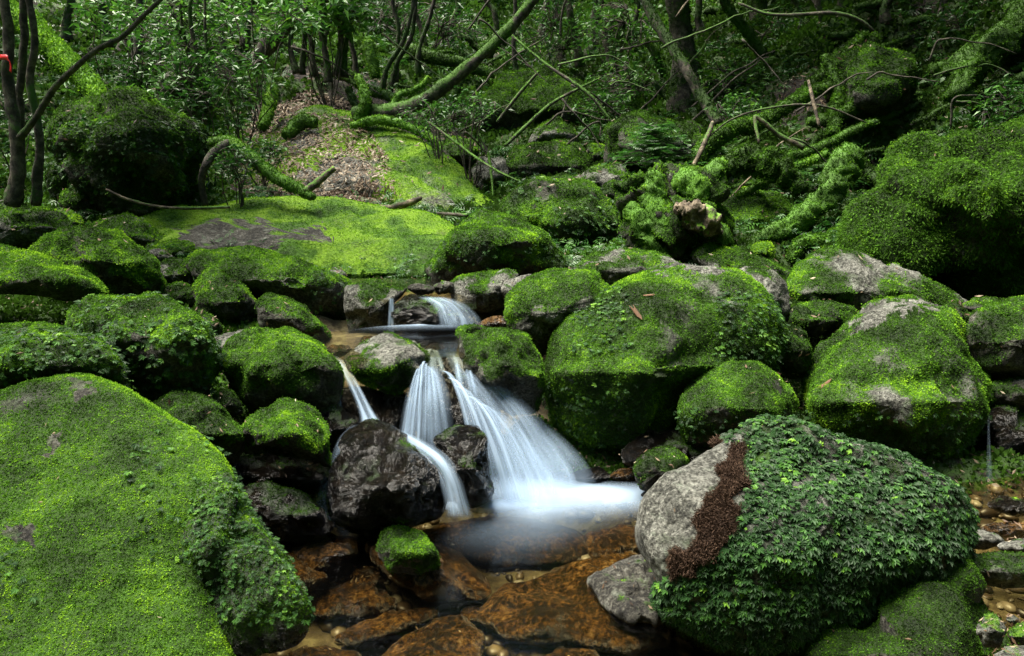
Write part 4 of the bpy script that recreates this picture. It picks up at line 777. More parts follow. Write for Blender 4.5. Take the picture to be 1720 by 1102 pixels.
# ------------------------------------------------------------------ moss, litter and low plants on the forest floor
def stuff(name, label, o): o.name = name; tag(o, label, name.replace('_', ' '), kind='stuff'); return o
def pix(P):
    rel = P - CAMP; fz = rel[:, 1] * cp - rel[:, 2] * sp; uz = rel[:, 1] * sp + rel[:, 2] * cp
    return W0 / 2 + F * rel[:, 0] / fz, H0 / 2 - F * uz / fz
TT = tri_of(TF); TN = vnormals(TV, TT); 
if TN[:, 2].mean() < 0: TN = -TN
tc = TV[TT].mean(1); tpx, tpy = pix(tc); tvis = (tc[:, 1] > .8) & (tpx > -250) & (tpx < 1970) & (tpy < 1200) & (tpy > -150) & (tc[:, 1] < 24)
td2 = np.sum((tc - CAMP) ** 2, 1); tdry = 1 - bed[TT].mean(1)
def gsample(n, wt): 
    k, bc = sample(TV, TT, wt * tvis * tdry / td2, n); return interp(TV, TT, k, bc), unit(interp(TN, TT, k, bc)), interp(tm, TT, k, bc), interp(tone_t, TT, k, bc)
def gd(P): return np.linalg.norm(P - CAMP, axis=1)
LITP = [(360, 300), (420, 200), (520, 150), (640, 190), (660, 300), (620, 360), (450, 330)]
lit_area = inpoly(tpx, tpy, LITP) * 1.0
P_, N_, m_, t_ = gsample(170000, sstep(.4, .65, tm[TT].mean(1)) * (1 - .8 * lit_area))
stuff('moss', 'cushions of moss spread over the forest floor between the trees', blades('moss', P_, N_, 7.5 * gd(P_) / F, t_ + .22 * fbm(P_, 1.6, 4, .6) + .1 * fbm(P_, 9, 2), None, M['moss'], k=2))
n_ = 30000; P_, N_, m_, t_ = gsample(n_, 0.2 + 5.0 * lit_area + sstep(.55, .3, tm[TT].mean(1)))
stuff('leaf_litter', 'fallen brown and tan leaves scattered over the slopes', place_templates('leaf_litter', LITTER_T, P_ + N_ * .015, rng.normal(size=P_.shape), unit(N_ + .45 * rng.normal(size=P_.shape)), rng.uniform(5, 11, n_) * gd(P_) / F, rng.beta(1.6, 1.8, n_), M['litter'], None))
n_ = 13000; P_, N_, m_, t_ = gsample(n_, (sstep(-.1, .35, fbm(tc, .7, 3, .6, 31)) + .08) * (1 - .9 * lit_area) * (tc[:, 1] > 5.5))
X_ = unit(rng.normal(size=P_.shape) + np.array([0, -.4, .4]))
stuff('undergrowth', 'low leafy seedlings and small ferns covering the far slopes', place_templates('undergrowth', frond_template(3, .34), P_ + N_ * (rng.random(n_) * .12)[:, None], X_, unit(np.array([0, -.2, 1.0]) + rng.normal(size=P_.shape) * .35), rng.uniform(9, 22, n_) * gd(P_) / F, .42 + .3 * fbm(P_, .9, 3) + rng.normal(0, .13, n_), M['leaf'], None))
# litter lying on the bright slope and other boulders
def litter_on(label, poly, n, Lpx=(6, 13), tone=(1.6, 1.6)):
    o, V, T, Nv, mo = ROCKS[label]; ctr = V[T].mean(1); x, y = pix(ctr)
    r = sample(V, T, inpoly(x, y, poly) * (np.sum(Nv[T].mean(1) * unit(CAMP - ctr), 1) > 0) / np.sum((ctr - CAMP) ** 2, 1), n)
    if r is None: return
    kk, bc = r; P = interp(V, T, kk, bc); Nn = unit(interp(Nv, T, kk, bc)); d = gd(P)
    return place_templates('dead_leaves', LITTER_T, P + Nn * (3.5 * d / F)[:, None], rng.normal(size=P.shape), unit(Nn + .35 * rng.normal(size=P.shape)), rng.uniform(*Lpx, n) * d / F, rng.beta(*tone, n), M['litter'], o)
SL = 'steep bright moss slope strewn with dead leaves behind the wide slab'
litter_on(SL, [(380, 360), (400, 240), (500, 190), (600, 200), (650, 260), (668, 330), (640, 360), (540, 345)], 3200, (5, 12), (2.2, 1.6))
litter_on(SL, [(380, 360), (400, 200), (700, 200), (848, 350), (700, 370)], 90)
for lb in list(ROCKS):
    if any(k in lb for k in ('pool', 'water', 'wet', 'falls', 'foam', 'slope strewn')): continue
    litter_on(lb, [(-200, 0), (1900, 0), (1900, 1300), (-200, 1300)], 5 if 'stone' in lb else 16, (4, 12))

gn = 2600; gx_, gy_ = rng.uniform(-1.0, 3.6, gn), rng.uniform(1.3, 3.6, gn); gz_ = zat(gx_, gy_); ok = gz_ < -.02; gx_, gy_, gz_ = gx_[ok], gy_[ok], gz_[ok]; gn = len(gx_)
ico = []; 
for i_ in range(4):
    for j_ in range(8): ico.append((math.sin(math.pi * (i_ + .5) / 4) * math.cos(j_ * math.pi / 4), math.sin(math.pi * (i_ + .5) / 4) * math.sin(j_ * math.pi / 4), math.cos(math.pi * (i_ + .5) / 4)))
ico = np.array(ico + [(0, 0, 1), (0, 0, -1)]); fi = []
for j_ in range(8):
    k_ = (j_ + 1) % 8; fi.append((32, j_, k_, k_)); fi.append((33, 24 + k_, 24 + j_, 24 + j_))
    for i_ in range(3): fi.append((i_ * 8 + j_, i_ * 8 + 8 + j_, i_ * 8 + 8 + k_, i_ * 8 + k_))
fi = np.array(fi); fq = fi[fi[:, 2] != fi[:, 3]]; ft = fi[fi[:, 2] == fi[:, 3]][:, :3]
gs = .012 + .035 * rng.random(gn) ** 3; ax = np.stack([rng.uniform(.8, 1.5, gn), rng.uniform(.6, 1.2, gn), rng.uniform(.35, .6, gn)], -1); an = rng.random(gn) * 6.28
gv = ico[None] * (ax * gs[:, None])[:, None]; gv = np.stack([gv[..., 0] * np.cos(an)[:, None] - gv[..., 1] * np.sin(an)[:, None], gv[..., 0] * np.sin(an)[:, None] + gv[..., 1] * np.cos(an)[:, None], gv[..., 2]], -1) + np.stack([gx_, gy_, gz_ + gs * .2], -1)[:, None]
gv = gv.reshape(-1, 3); off = (np.arange(gn) * 34)[:, None, None]; gv += .006 * fbm(gv, 40, 2)[:, None]
stuff('gravel', 'brown and tan gravel on the bed of the clear pool', mesh_np('gravel', gv, [(fq[None] + off).reshape(-1, 4), (ft[None] + off).reshape(-1, 3)], 4, M['gravel'], {'tone': np.repeat(rng.random(gn), 34)}))
# ------------------------------------------------------------------ many thin tubes in one part
def twig_mesh(name, lines, mat, parent=None, tone=.3, moss=.3, sides=4):
    Vs, Qs, n0 = [], [], 0
    for C, rad in lines:
        C = np.array(C, float); rad = np.array(rad, float)
        V, Q, Q2 = tube_geo(C, rad, sides, .1, n0 * .01); Vs.append(V); Qs.append(Q + n0); n0 += len(V)
    V = np.vstack(Vs); Q = np.vstack(Qs)
    return mesh_np(name, V, Q, 4, M[mat], {'moss': np.clip(moss + .4 * fbm(V, 3, 2), 0, 1), 'tone': np.full(len(V), tone)}, parent=parent)
def leaf_cloud(name, centres, n_each, S, tone, parent, mat='leaf', spread=1.0, droop=.25):
    K = len(centres); P = np.repeat(centres, n_each, 0); n = len(P); Sx = (np.repeat(S, n_each) if np.ndim(S) else np.full(n, S)) * rng.uniform(.6, 1.25, n)
    d = rng.normal(size=P.shape); d[:, 2] = d[:, 2] * .4 - droop; d = unit(d)
    P = P + d * (Sx * .5 * rng.random(n))[:, None] * spread + rng.normal(size=P.shape) * (Sx * .45)[:, None] * spread
    Nn = unit(np.array([0, 0, 1.0]) + rng.normal(size=P.shape) * .5)
    tn = tone + np.repeat(rng.normal(0, .12, K), n_each) + rng.normal(0, .1, n)
    return place_templates(name, LEAF_T, P, d, Nn, Sx, tn, M[mat], parent, tvar=0)
def growth(base, tips, r0, r1, rngk=5, bow=.15):
    L = []
    for q in tips:
        t_ = np.linspace(0, 1, rngk)[:, None]; d = q - base; off = rng.normal(size=3) * np.linalg.norm(d) * bow
        C = base + d * t_ + off * (t_ * (1 - t_)) * 2 + np.array([0, 0, 1.0]) * np.linalg.norm(d) * .18 * (t_ * (1 - t_)) * 2
        L.append((C, np.linspace(r0, r1, rngk)))
    return L
def shrub(label, px, py, rx, ry, Y, ncl=60, leafpx=12, tone=.5, group=None, name='shrub', each=7, base=None, stems=7, hollow=0.0):
    s = PXM(Y); c = P3(np.array([px]), np.array([py]), np.array([Y]))[0]
    g = rng.normal(size=(ncl, 3)); g = unit(g) * (rng.random((ncl, 1)) ** .45); tips = c + g * np.array([rx * s, .8 * rx * s, ry * s])
    if base is None: b = np.array([c[0], Y, zat(c[0], Y)[0] - .03])
    else: b = P3(np.array([base[0]]), np.array([base[1]]), np.array([base[2]]))[0]
    e = empty(name, tuple(b), label, name.replace('_', ' '), group)
    mids = [c + rng.normal(size=3) * np.array([rx, rx, ry]) * s * .35 for _ in range(stems)]
    L = growth(b, mids, 1.4 * s, .8 * s)
    md = np.array(mids)
    for q in tips[: ncl]:
        m_ = md[np.argmin(np.sum((md - q) ** 2, 1))]; L += growth(m_, [q], .9 * s, .4 * s, 4)
    st = twig_mesh('stems', L, 'bark', None, sides=3); reparent(st, e)
    lf = leaf_cloud('leaves', tips, each, leafpx * s, tone, None); reparent(lf, e)
    return e
def tree(label, pts, group=None, crown=None, mat='bark', moss=.5, tone=.4, tuft=1.0, branches=6, tone_leaf=.4, sides=10, wiggle=.03, name='tree'):
    """pts (px,py,Y,r_px) from the root up; crown=(height above the top point, radius m, clusters)"""
    b = P3(*[np.array([float(q)]) for q in pts[0][:3]])[0]
    e = empty(name, tuple(b), label, 'tree', group)
    tr = tube('trunk', label, pts, mat, moss, tone, parent=e, sides=sides, wiggle=wiggle, tuft=0 if tuft == 0 else tuft)
    tr.parent = e
    for ch in [tr]: reparent(ch, e)
    top = P3(*[np.array([float(q)]) for q in pts[-1][:3]])[0]; prev = P3(*[np.array([float(q)]) for q in pts[-2][:3]])[0]
    up = unit(top - prev); up = unit(up + np.array([0, 0, .8])); rt = pts[-1][3] * PXM(pts[-1][2])
    if crown:
        hgt, rad, ncl = crown; cc = top + up * hgt
        q = unit(rng.normal(size=(ncl, 3))) * (rng.random((ncl, 1)) ** .4) * np.array([rad, rad, rad * .7]) + cc
        mids = [cc + rng.normal(size=3) * rad * .45 for _ in range(branches)]; md = np.array(mids)
        L = [(np.array([top, top * .5 + cc * .5 + rng.normal(size=3) * .1, cc]), np.array([rt, rt * .8, rt * .5]))]
        L += growth(top * .6 + cc * .4, mids, rt * .5, rt * .25)
        for x in q: L += growth(md[np.argmin(np.sum((md - x) ** 2, 1))], [x], rt * .22, .006, 4)
        bo = twig_mesh('branches', L, mat, None, sides=4); reparent(bo, e)
        lf = leaf_cloud('crown', q, 10, rad * .13 + .05, tone_leaf, None, spread=1.8); reparent(lf, e)
    return e
# ------------------------------------------------------------------ named trunks, logs and branches
tree('slim trunk wound with a red ribbon at the left edge', [(20, 345, 6.0, 13), (28, 270, 6.0, 10), (24, 200, 6.0, 9), (10, 130, 6.0, 8.5), (14, 60, 6.0, 8), (4, -30, 6.0, 7)], crown=(1.6, 1.1, 60), moss=.35, tone=.35, tuft=.6)
tree('second slim dark trunk right of the ribboned one', [(30, 340, 6.3, 10), (36, 240, 6.3, 6), (34, 160, 6.3, 6), (42, 80, 6.3, 6), (40, -20, 6.3, 6)], crown=(1.4, .9, 50), moss=.35, tone=.3, tuft=.5)
tree('forked slim trunk furthest right of the left edge group, leaning slightly left at its foot', [(62, 345, 6.1, 9), (68, 260, 6.1, 7), (60, 200, 6.1, 6), (50, 130, 6.1, 6), (58, 60, 6.1, 5.5), (48, -20, 6.1, 5)], crown=(1.5, 1.0, 50), moss=.35, tone=.3, tuft=.5)
tube('branch', 'long bent bough reaching up to the right from the left edge trunks', [(34, 232, 5.95, 6), (62, 195, 5.9, 5), (90, 150, 5.85, 5), (125, 115, 5.8, 4.6), (165, 82, 5.8, 4.3), (205, 62, 5.8, 4), (240, 28, 5.8, 3.6), (275, -6, 5.8, 3.2)], moss=.3, tone=.3, cat='branch', tuft=.4)
rb = [(0, 96, 5.93), (12, 97, 5.9), (18, 108, 5.9), (18, 121, 5.9)]
rp = spline([(*q,) for q in rb], 6); rV = []
for i, q in enumerate(rp):
    wv = 4.5
    for s_ in (-1, 1): rV.append(P3(q[0] + (0 if i < 8 else s_ * 1.6), q[1] + s_ * (wv if i < 8 else 2) + (0), q[2])); 
rV = np.array(rV).reshape(-1, 3); rI = np.arange(len(rp) * 2).reshape(-1, 2); rQ = np.stack([rI[:-1, 0], rI[:-1, 1], rI[1:, 1], rI[1:, 0]], -1)
ro = mesh_np('ribbon', rV, rQ, 4, M['ribbon']); tag(ro, 'bright red marking ribbon tied round a slim trunk at the left edge', 'ribbon')
sm = ro.modifiers.new('solid', 'SOLIDIFY'); sm.thickness = .003
T_ = tube
T_('fallen_log', 'thick yellow-green mossy log sloping down from the upper left corner', [(-30, -4, 10.5, 18), (40, 38, 10, 19), (85, 78, 9.6, 18), (120, 113, 9.2, 17), (155, 148, 8.8, 15), (176, 168, 8.5, 10)], moss=.85, tone=.66, cat='log', sides=14, wiggle=.04, size=1.3)
T_('fallen_branch', 'forked mossy fallen branch lying down the slope onto the wide slab', [(355, 240, 7.3, 7), (385, 238, 7.2, 10), (425, 268, 7.0, 10), (465, 296, 6.9, 10), (500, 318, 6.8, 9), (527, 332, 6.7, 5)], moss=.6, tone=.6, cat='branch', sides=12, wiggle=.03)
T_('fallen_branch', 'short bare fork sticking up from the end of the mossy fallen branch', [(512, 322, 6.75, 7), (535, 305, 6.8, 6), (562, 282, 6.85, 4.5)], mat='deadwood', moss=.3, tone=.6, cat='branch')
T_('root', 'dark rotting root arching down beside the left mossy boulder', [(388, 240, 7.2, 9), (360, 255, 7.0, 8), (345, 280, 6.9, 7), (338, 310, 6.9, 6), (345, 345, 6.9, 5)], moss=.4, tone=.4, cat='root')
T_('branch', 'thin straight dead branch lying in the dark under the left mossy boulder', [(178, 318, 6.4, 2), (215, 335, 6.4, 2.4), (265, 347, 6.4, 2.6), (320, 350, 6.5, 2.6), (386, 348, 6.6, 2.4)], mat='deadwood', moss=.3, cat='branch', tuft=0)
T_('fallen_branch', 'short curved dead branch lying on the bright moss near the top of the wide slab', [(636, 348, 7.1, 3), (660, 352, 7.0, 6), (685, 345, 7.0, 6), (706, 338, 7.0, 3)], mat='deadwood', moss=.1, tone=.3, cat='branch', tuft=0, wiggle=.05)
T_('stick', 'thin dark stick lying on the top edge of the wide slab', [(735, 358, 6.9, 1.6), (758, 360, 6.8, 3), (785, 362, 6.7, 3)], moss=.1, cat='stick', tuft=0)
T_('fallen_log', 'long mossy leaning trunk crossing the middle of the stream valley', [(596, 190, 10.0, 13), (640, 188, 9.9, 14), (685, 183, 9.8, 13), (740, 150, 9.8, 11), (795, 103, 9.8, 9.5), (850, 55, 9.8, 8.5), (900, -5, 9.8, 8)], moss=.5, tone=.42, cat='log', sides=12, wiggle=.03, tuft=.7, size=.7)
for lb, pts in [('gnarled mossy root knot at the foot of the long leaning trunk', [(600, 205, 9.8, 8), (615, 180, 9.8, 9), (610, 150, 9.9, 7), (600, 125, 10, 5)]),
                ('mossy root crossing below the long leaning trunk', [(590, 215, 9.6, 5), (640, 200, 9.6, 7), (690, 215, 9.5, 6), (730, 235, 9.4, 6), (755, 262, 9.3, 4)]),
                ('curved mossy limb left of the long leaning trunk', [(650, 190, 9.9, 5), (672, 160, 10, 5), (700, 150, 10.1, 4), (720, 130, 10.2, 3)])]:
    T_('root', lb, pts, moss=.9, tone=.62, cat='root', wiggle=.05)
T_('fallen_log', 'straight bare log on the far slope behind the thin trunks', [(395, 20, 13, 5), (470, 62, 12.6, 7), (530, 95, 12.2, 7), (600, 132, 11.8, 7)], moss=.5, tone=.5, cat='log')
T_('stump', 'dark leaning broken trunk at the top left of centre', [(430, 100, 11.5, 12), (450, 75, 11.5, 13), (470, 58, 11.5, 12), (486, 42, 11.5, 8)], moss=.4, tone=.3, cat='stump', sides=14)
T_('fallen_log', 'short bright green mossy log standing on the far slope', [(618, 70, 12.5, 7), (624, 95, 12.4, 9), (631, 130, 12.3, 7)], moss=1, tone=.7, cat='log')
for lb, pts, mo_, to_ in [
    ('mossy log running down to the right above the far leaf litter', [(560, 120, 12, 6), (620, 150, 11.6, 7), (690, 175, 11.2, 6), (740, 190, 11, 5)], .8, .45),
    ('thick mossy fallen limb across the top centre slope', [(690, 80, 14, 8), (750, 100, 13.5, 9), (810, 118, 13.4, 8), (850, 130, 13.2, 6)], .8, .35),
    ('mossy limb leaning left of the broad far hump', [(735, 195, 11.8, 5), (765, 150, 12, 6), (790, 110, 12.3, 5)], .8, .4),
    ('bright mossy low log on the litter slope', [(440, 215, 9.6, 7), (452, 185, 9.9, 10), (462, 150, 10.3, 8)], 1, .65),
    ('mossy log half buried left of the stony bank', [(480, 225, 9.4, 8), (505, 205, 9.6, 12), (530, 210, 9.6, 8)], .9, .5)]:
    T_('fallen_log', lb, pts, moss=mo_, tone=to_, cat='log', wiggle=.05)
# right slope
tree('dark bare leaning trunk right of centre, bent down to the right', [(1206, 210, 8.3, 9), (1182, 170, 8.5, 9), (1160, 130, 8.6, 8.5), (1128, 80, 8.8, 8), (1100, 35, 9.0, 8), (1075, -20, 9.2, 7)], crown=(1.6, 1.3, 60), moss=.5, tone=.2, tuft=.5)
tree('thick dark tree with flaring roots behind the leaning trunk', [(1155, 205, 10.5, 34), (1148, 150, 10.5, 26), (1150, 90, 10.5, 20), (1140, 20, 10.5, 18), (1130, -60, 10.5, 16)], crown=(2.5, 1.8, 80), moss=.45, tone=.2, sides=16)
tree('slim mossy trunk bending left at the top right of centre', [(1292, 105, 10.5, 9), (1272, 75, 10.5, 8), (1248, 45, 10.5, 8), (1222, 10, 10.5, 7), (1205, -25, 10.5, 6)], crown=(1.8, 1.2, 50), moss=.7, tone=.35)
tree('stout mossy trunk behind the slim bent one', [(1285, 85, 13, 22), (1282, 50, 13, 18), (1272, 10, 13, 16), (1268, -40, 13, 15)], crown=(2.5, 2, 70), moss=.6, tone=.4, sides=14)
T_('root', 'thick bright green mossy root snaking down the right slope', [(1438, 262, 6.6, 18), (1412, 275, 6.5, 22), (1392, 305, 6.4, 20), (1368, 340, 6.3, 20), (1335, 370, 6.2, 17), (1298, 398, 6.1, 14), (1272, 425, 6.0, 16)], moss=.85, tone=.52, cat='root', sides=18, wiggle=.1, size=.9, lump=.45)
T_('root', 'dark leafy arching root left of the bright snaking one', [(1205, 285, 6.9, 16), (1245, 268, 6.8, 22), (1290, 280, 6.7, 22), (1325, 300, 6.6, 18), (1348, 330, 6.5, 14)], moss=1.0, tone=.28, cat='root', sides=18, wiggle=.1, size=1.4, lump=.45)
T_('root', 'low mossy root running right from the yellow moss tuft', [(1325, 440, 5.9, 10), (1345, 408, 5.9, 12), (1385, 400, 5.9, 12), (1425, 382, 6.0, 9), (1450, 370, 6.1, 6)], moss=1.0, tone=.5, cat='root', sides=14, wiggle=.05, size=1.4)
T_('fallen_log', 'mossy sloping log running up right from the rotten stump', [(1160, 292, 7.2, 10), (1182, 255, 7.3, 14), (1215, 225, 7.4, 14), (1270, 205, 7.6, 12), (1330, 175, 7.9, 10), (1395, 140, 8.3, 9)], moss=.9, tone=.42, cat='log', sides=14, wiggle=.05, size=1.3)
T_('fallen_log', 'long thin mossy branch slanting below the right hillock', [(1300, 268, 7.0, 6), (1345, 258, 7.1, 7), (1400, 238, 7.3, 7), (1470, 205, 7.6, 5)], moss=.9, tone=.45, cat='log', wiggle=.04)
T_('fallen_log', 'thick mossy log running to the upper right corner', [(1600, 165, 7.2, 18), (1625, 125, 7.4, 24), (1660, 85, 7.6, 24), (1710, 35, 7.8, 26), (1760, -5, 8, 26)], moss=.8, tone=.4, cat='log', sides=18, wiggle=.15, size=.9, lump=.45)
for lb, pts, to_ in [
    ('mossy branch crossing uphill left of the dark hillock', [(1340, 165, 8.6, 7), (1380, 130, 8.8, 8), (1420, 90, 9, 7), (1455, 55, 9.2, 5)], .35),
    ('steep mossy limb left of the dark hillock', [(1395, 230, 7.8, 8), (1402, 190, 8, 9), (1408, 150, 8.2, 8), (1385, 95, 8.4, 5)], .4),
    ('mossy limb under the dark hillock', [(1410, 195, 7.9, 9), (1450, 175, 8, 10), (1490, 160, 8, 8)], .3),
    ('thin mossy limb low on the right slope', [(1240, 330, 6.9, 5), (1290, 300, 6.9, 6), (1340, 275, 7, 6), (1385, 255, 7, 5)], .5),
    ('dark mossy limb right of the bright snaking root', [(1440, 270, 6.9, 9), (1480, 300, 6.7, 10), (1510, 310, 6.6, 6)], .3)]:
    T_('fallen_branch', lb, pts, moss=.9, tone=to_, cat='branch', wiggle=.05, sides=12, size=1.3)
T_('twig', 'bare arching twig in front of the right slope', [(1180, 240, 7.0, 1), (1230, 200, 6.9, 1.5), (1300, 180, 6.8, 1.8), (1380, 178, 6.8, 1.8), (1455, 206, 6.8, 1.2)], mat='bark', moss=.3, cat='twig', tuft=0)
T_('twig', 'forked bare branch reaching over the arching root', [(1350, 248, 6.6, 5), (1310, 228, 6.6, 4), (1282, 205, 6.6, 4), (1268, 198, 6.6, 3), (1275, 240, 6.5, 2)], mat='deadwood', moss=.4, cat='branch', tuft=0)
T_('twig', 'short pale upright dead stick on the right slope', [(1358, 135, 6.9, 2), (1366, 170, 6.8, 3), (1376, 212, 6.7, 2.4)], mat='deadwood', moss=.05, cat='stick', tuft=0)
T_('branch', 'thin arching broken branch at the top right of centre', [(1240, 5, 8, 2), (1300, 25, 7.9, 2.6), (1400, 22, 7.8, 3), (1445, 35, 7.8, 3), (1468, 52, 7.8, 1.5)], mat='bark', moss=.4, cat='branch', tuft=0)
T_('branch', 'leaning dead limb propped on the mossy sloping log', [(1156, 294, 6.8, 3), (1172, 265, 6.8, 4), (1190, 225, 6.9, 4), (1197, 205, 7, 3)], mat='deadwood', moss=.3, cat='branch', tuft=0)
# rotten stump with a hollow pale face
st = empty('rotten_stump', tuple(P3(np.array([1150.]), np.array([425.]), np.array([5.9]))[0]), 'rotten root stump draped in yellow-green moss with a pale decayed hollow end', 'stump')
def stump_part(nm, poly, Yd, **kw):
    o = boulder(nm, poly, Yd, name=nm, **kw); 
    for k_ in ('label', 'category'): del o[k_]
    reparent(o, st); return o
stump_part('trunk', [(1045, 345), (1060, 310), (1100, 305), (1130, 292), (1165, 300), (1190, 290), (1212, 330), (1215, 380), (1190, 410), (1150, 400), (1130, 425), (1100, 420), (1070, 385)], 6.2, T=.4, lean=.4, moss=.9, tone=.58, rough=2.2, facet=.2)
for pts in [[(1060, 350, 5.9, 14), (1080, 380, 5.8, 16), (1100, 410, 5.75, 14), (1120, 425, 5.7, 8)], [(1190, 372, 5.75, 14), (1210, 385, 5.7, 12), (1224, 405, 5.7, 8)], [(1100, 300, 6.0, 14), (1090, 330, 5.9, 18), (1110, 370, 5.8, 18), (1135, 395, 5.75, 12)], [(1140, 300, 5.95, 16), (1160, 315, 5.8, 20), (1165, 345, 5.72, 18), (1140, 362, 5.7, 12)], [(1215, 275, 6.3, 10), (1190, 290, 6.1, 14), (1165, 310, 5.95, 14)]]:
    o = T_('root', 'sr', pts, moss=.8, tone=.56, sides=16, wiggle=.08, size=.85, lump=.45, parent=ro); o.parent = None; reparent(o, st)
o = T_('broken_end', 'sb', [(1135, 350, 5.6, 8), (1155, 352, 5.55, 13), (1175, 352, 5.5, 10), (1183, 354, 5.5, 6)], mat='deadwood', moss=.0, tone=.3, sides=36, k=20, lump=.5, parent=ro); o.parent = None; reparent(o, st)
o = T_('decayed_face', 'sc', [(1150, 368, 5.62, 12), (1172, 375, 5.56, 20), (1195, 378, 5.55, 18), (1210, 392, 5.58, 9)], mat='deadwood', moss=.3, tone=.8, sides=44, k=24, lump=.6, parent=ro); o.parent = None; reparent(o, st)
B('yellow tuft of moss low between the roots', [(1258, 425), (1270, 408), (1295, 405), (1302, 420), (1296, 440), (1275, 435)], 5.8, moss=1.2, tone=.95, name='moss_cushion', cat='moss cushion')

# ------------------------------------------------------------------ shrubs where the photo has its leafy masses
for a in [
    ('pale-leaved bush hanging over the top left behind the slim trunks', 215, 30, 110, 35, 9.5, 70, 15, .62),
    ('leafy sapling in front of the far slope left of centre, upper part', 310, 60, 90, 70, 8.6, 130, 13, .55),
    ('leafy sapling thicket below the upper one, above the left mossy boulder', 335, 150, 85, 70, 8.2, 150, 13, .5),
    ('dense low bush right of the left mossy boulder', 400, 130, 60, 55, 9.2, 90, 12, .5),
    ('dark bush behind the left mossy boulder', 235, 120, 50, 40, 9.5, 50, 12, .4),
    ('light green bush at the very top left of centre', 430, 25, 110, 35, 10, 100, 14, .62),
    ('whorl-leaved branch tips hanging at the top near the thin trunks', 545, 20, 70, 35, 11.3, 60, 20, .6),
    ('small bush spreading grey-green leaves over the leaning trunk foot', 740, 195, 75, 28, 8.8, 90, 9, .5),
    ('bluish-leaved spray right of the leaning trunk', 790, 175, 50, 25, 8.6, 50, 9, .5),
    ('bush under the top edge in the middle of the photo', 720, 40, 110, 50, 15, 110, 9, .35),
    ('light bush at the top right of the leaning trunk', 930, 50, 90, 60, 14, 130, 9, .5),
    ('bright bush at the top between the two trunk groups', 1040, 50, 70, 60, 13, 110, 11, .6),
    ('leafy bush on the slope right of the far hump', 1060, 140, 80, 45, 11.5, 120, 10, .55),
    ('green ferny bush left of the thick dark tree', 1020, 185, 60, 30, 11, 70, 11, .55),
    ('bright leafy bush right of the thick dark tree', 1225, 130, 55, 45, 10, 80, 10, .6),
    ('small bright seedling bush under the bent trunk', 1240, 175, 50, 20, 8.4, 45, 9, .6),
    ('leafy bush at the upper right behind fallen limbs', 1330, 60, 70, 50, 11.5, 80, 9, .4),
    ('leafy plants hanging down the right edge of the bank', 1690, 190, 50, 60, 6.6, 80, 12, .5),
    ('dark shrub at the top right corner', 1640, 30, 70, 40, 9, 60, 10, .3),
    ('round-leaved small plant beside the arching root on the left', 395, 275, 40, 30, 6.9, 40, 13, .45),
    ('sprig of shrub on the shoulder of the left mossy boulder', 150, 220, 45, 20, 7.0, 40, 11, .55),
    ('low plants in the gap left of the litter slope', 440, 260, 40, 30, 7.8, 50, 10, .45),
    ('bush on the skyline slope left of the mossy hump', 640, 20, 80, 40, 16, 90, 8, .35),
    ('dark leafy shrub in the left edge shade', 10, 200, 60, 60, 8, 70, 11, .4),
    ]: shrub(a[0], *a[1:6], ncl=a[6], leafpx=a[7], tone=a[8])
# young conifer in front of the block-shaped boulder
def conifer(label, px, py, Y, h, n=9):
    s = PXM(Y); b = P3(np.array([float(px)]), np.array([float(py)]), np.array([Y]))[0]; e = empty('young_conifer', tuple(b), label, 'conifer')
    L = [(np.array([b, b + [0, 0, h * s * .5], b + [0.01, 0, h * s]]), np.array([1.6 * s, 1.2 * s, .5 * s]))]; Pn, Xn = [], []
    for i in range(n):
        z = b[2] + h * s * (.25 + .72 * i / n); l = h * s * .75 * (1 - .75 * i / n)
        for k_ in range(7):
            a_ = rng.random() * 6.28; d = np.array([math.cos(a_), math.sin(a_), .25]); p0 = np.array([b[0], b[1], z]); C = np.array([p0, p0 + d * l * .5, p0 + d * l * np.array([1, 1, .2])]); L.append((C, np.array([.7, .5, .3]) * s))
            for t_ in np.linspace(.15, 1, 7): Pn.append(p0 + d * l * t_ * np.array([1, 1, 1 - .5 * t_])); Xn.append(d)
    x = twig_mesh('trunk', L, 'bark', None, sides=3); reparent(x, e)
    Pn = np.array(Pn); Xn = np.array(Xn); nn = len(Pn)
    x = place_templates('needles', frond_template(4, .5), Pn, Xn, unit(np.array([0, 0, 1.0]) + .2 * rng.normal(size=Pn.shape)), np.full(nn, 13 * s), np.full(nn, .45) + rng.normal(0, .06, nn), M['leaf'], None); reparent(x, e)
conifer('young dark green conifer seedling before the block-shaped boulder', 1098, 308, 7.2, 100, 11)
conifer('small fir seedling growing in the shade right of the stream', 1195, 282, 7.6, 35, 6)
def sprig(label, host, px, py, ln, ang):
    o_, V_, T_v, N_v, m_v = ROCKS[host]; x_, y_ = pix(V_); k_ = np.argmin((x_ - px) ** 2 + (y_ - py) ** 2); b = V_[k_] + N_v[k_] * .012; d = gd(b[None])[0]; L = []
    ax = np.array([math.cos(ang), -.1, math.sin(ang)]); ax = unit(ax - N_v[k_] * (ax @ N_v[k_])); l = ln * d / F
    for q in range(14):
        t_ = q / 14; p0 = b + ax * l * t_; sd_ = unit(np.cross(N_v[k_], ax)) * (1 if q % 2 else -1); L.append((np.array([p0, p0 + (ax * .25 + sd_ * .10) * l, p0 + (ax * .45 + sd_ * .13) * l - N_v[k_] * .004]), np.full(3, .7 * d / F)))
    L.append((np.array([b, b + ax * l * .5, b + ax * l]), np.full(3, .9 * d / F)))
    o = twig_mesh('dead_sprig', L, 'rust', None, sides=3); tag(o, label, 'sprig')
GB = 'giant mossy boulder right of the falls with a pale bare crest'
sprig('dry brown conifer sprig hanging on the middle of the giant boulder', GB, 1078, 540, 26, 1.9)
sprig('small dry sprig high on the giant boulder', GB, 1080, 500, 16, 1.7)
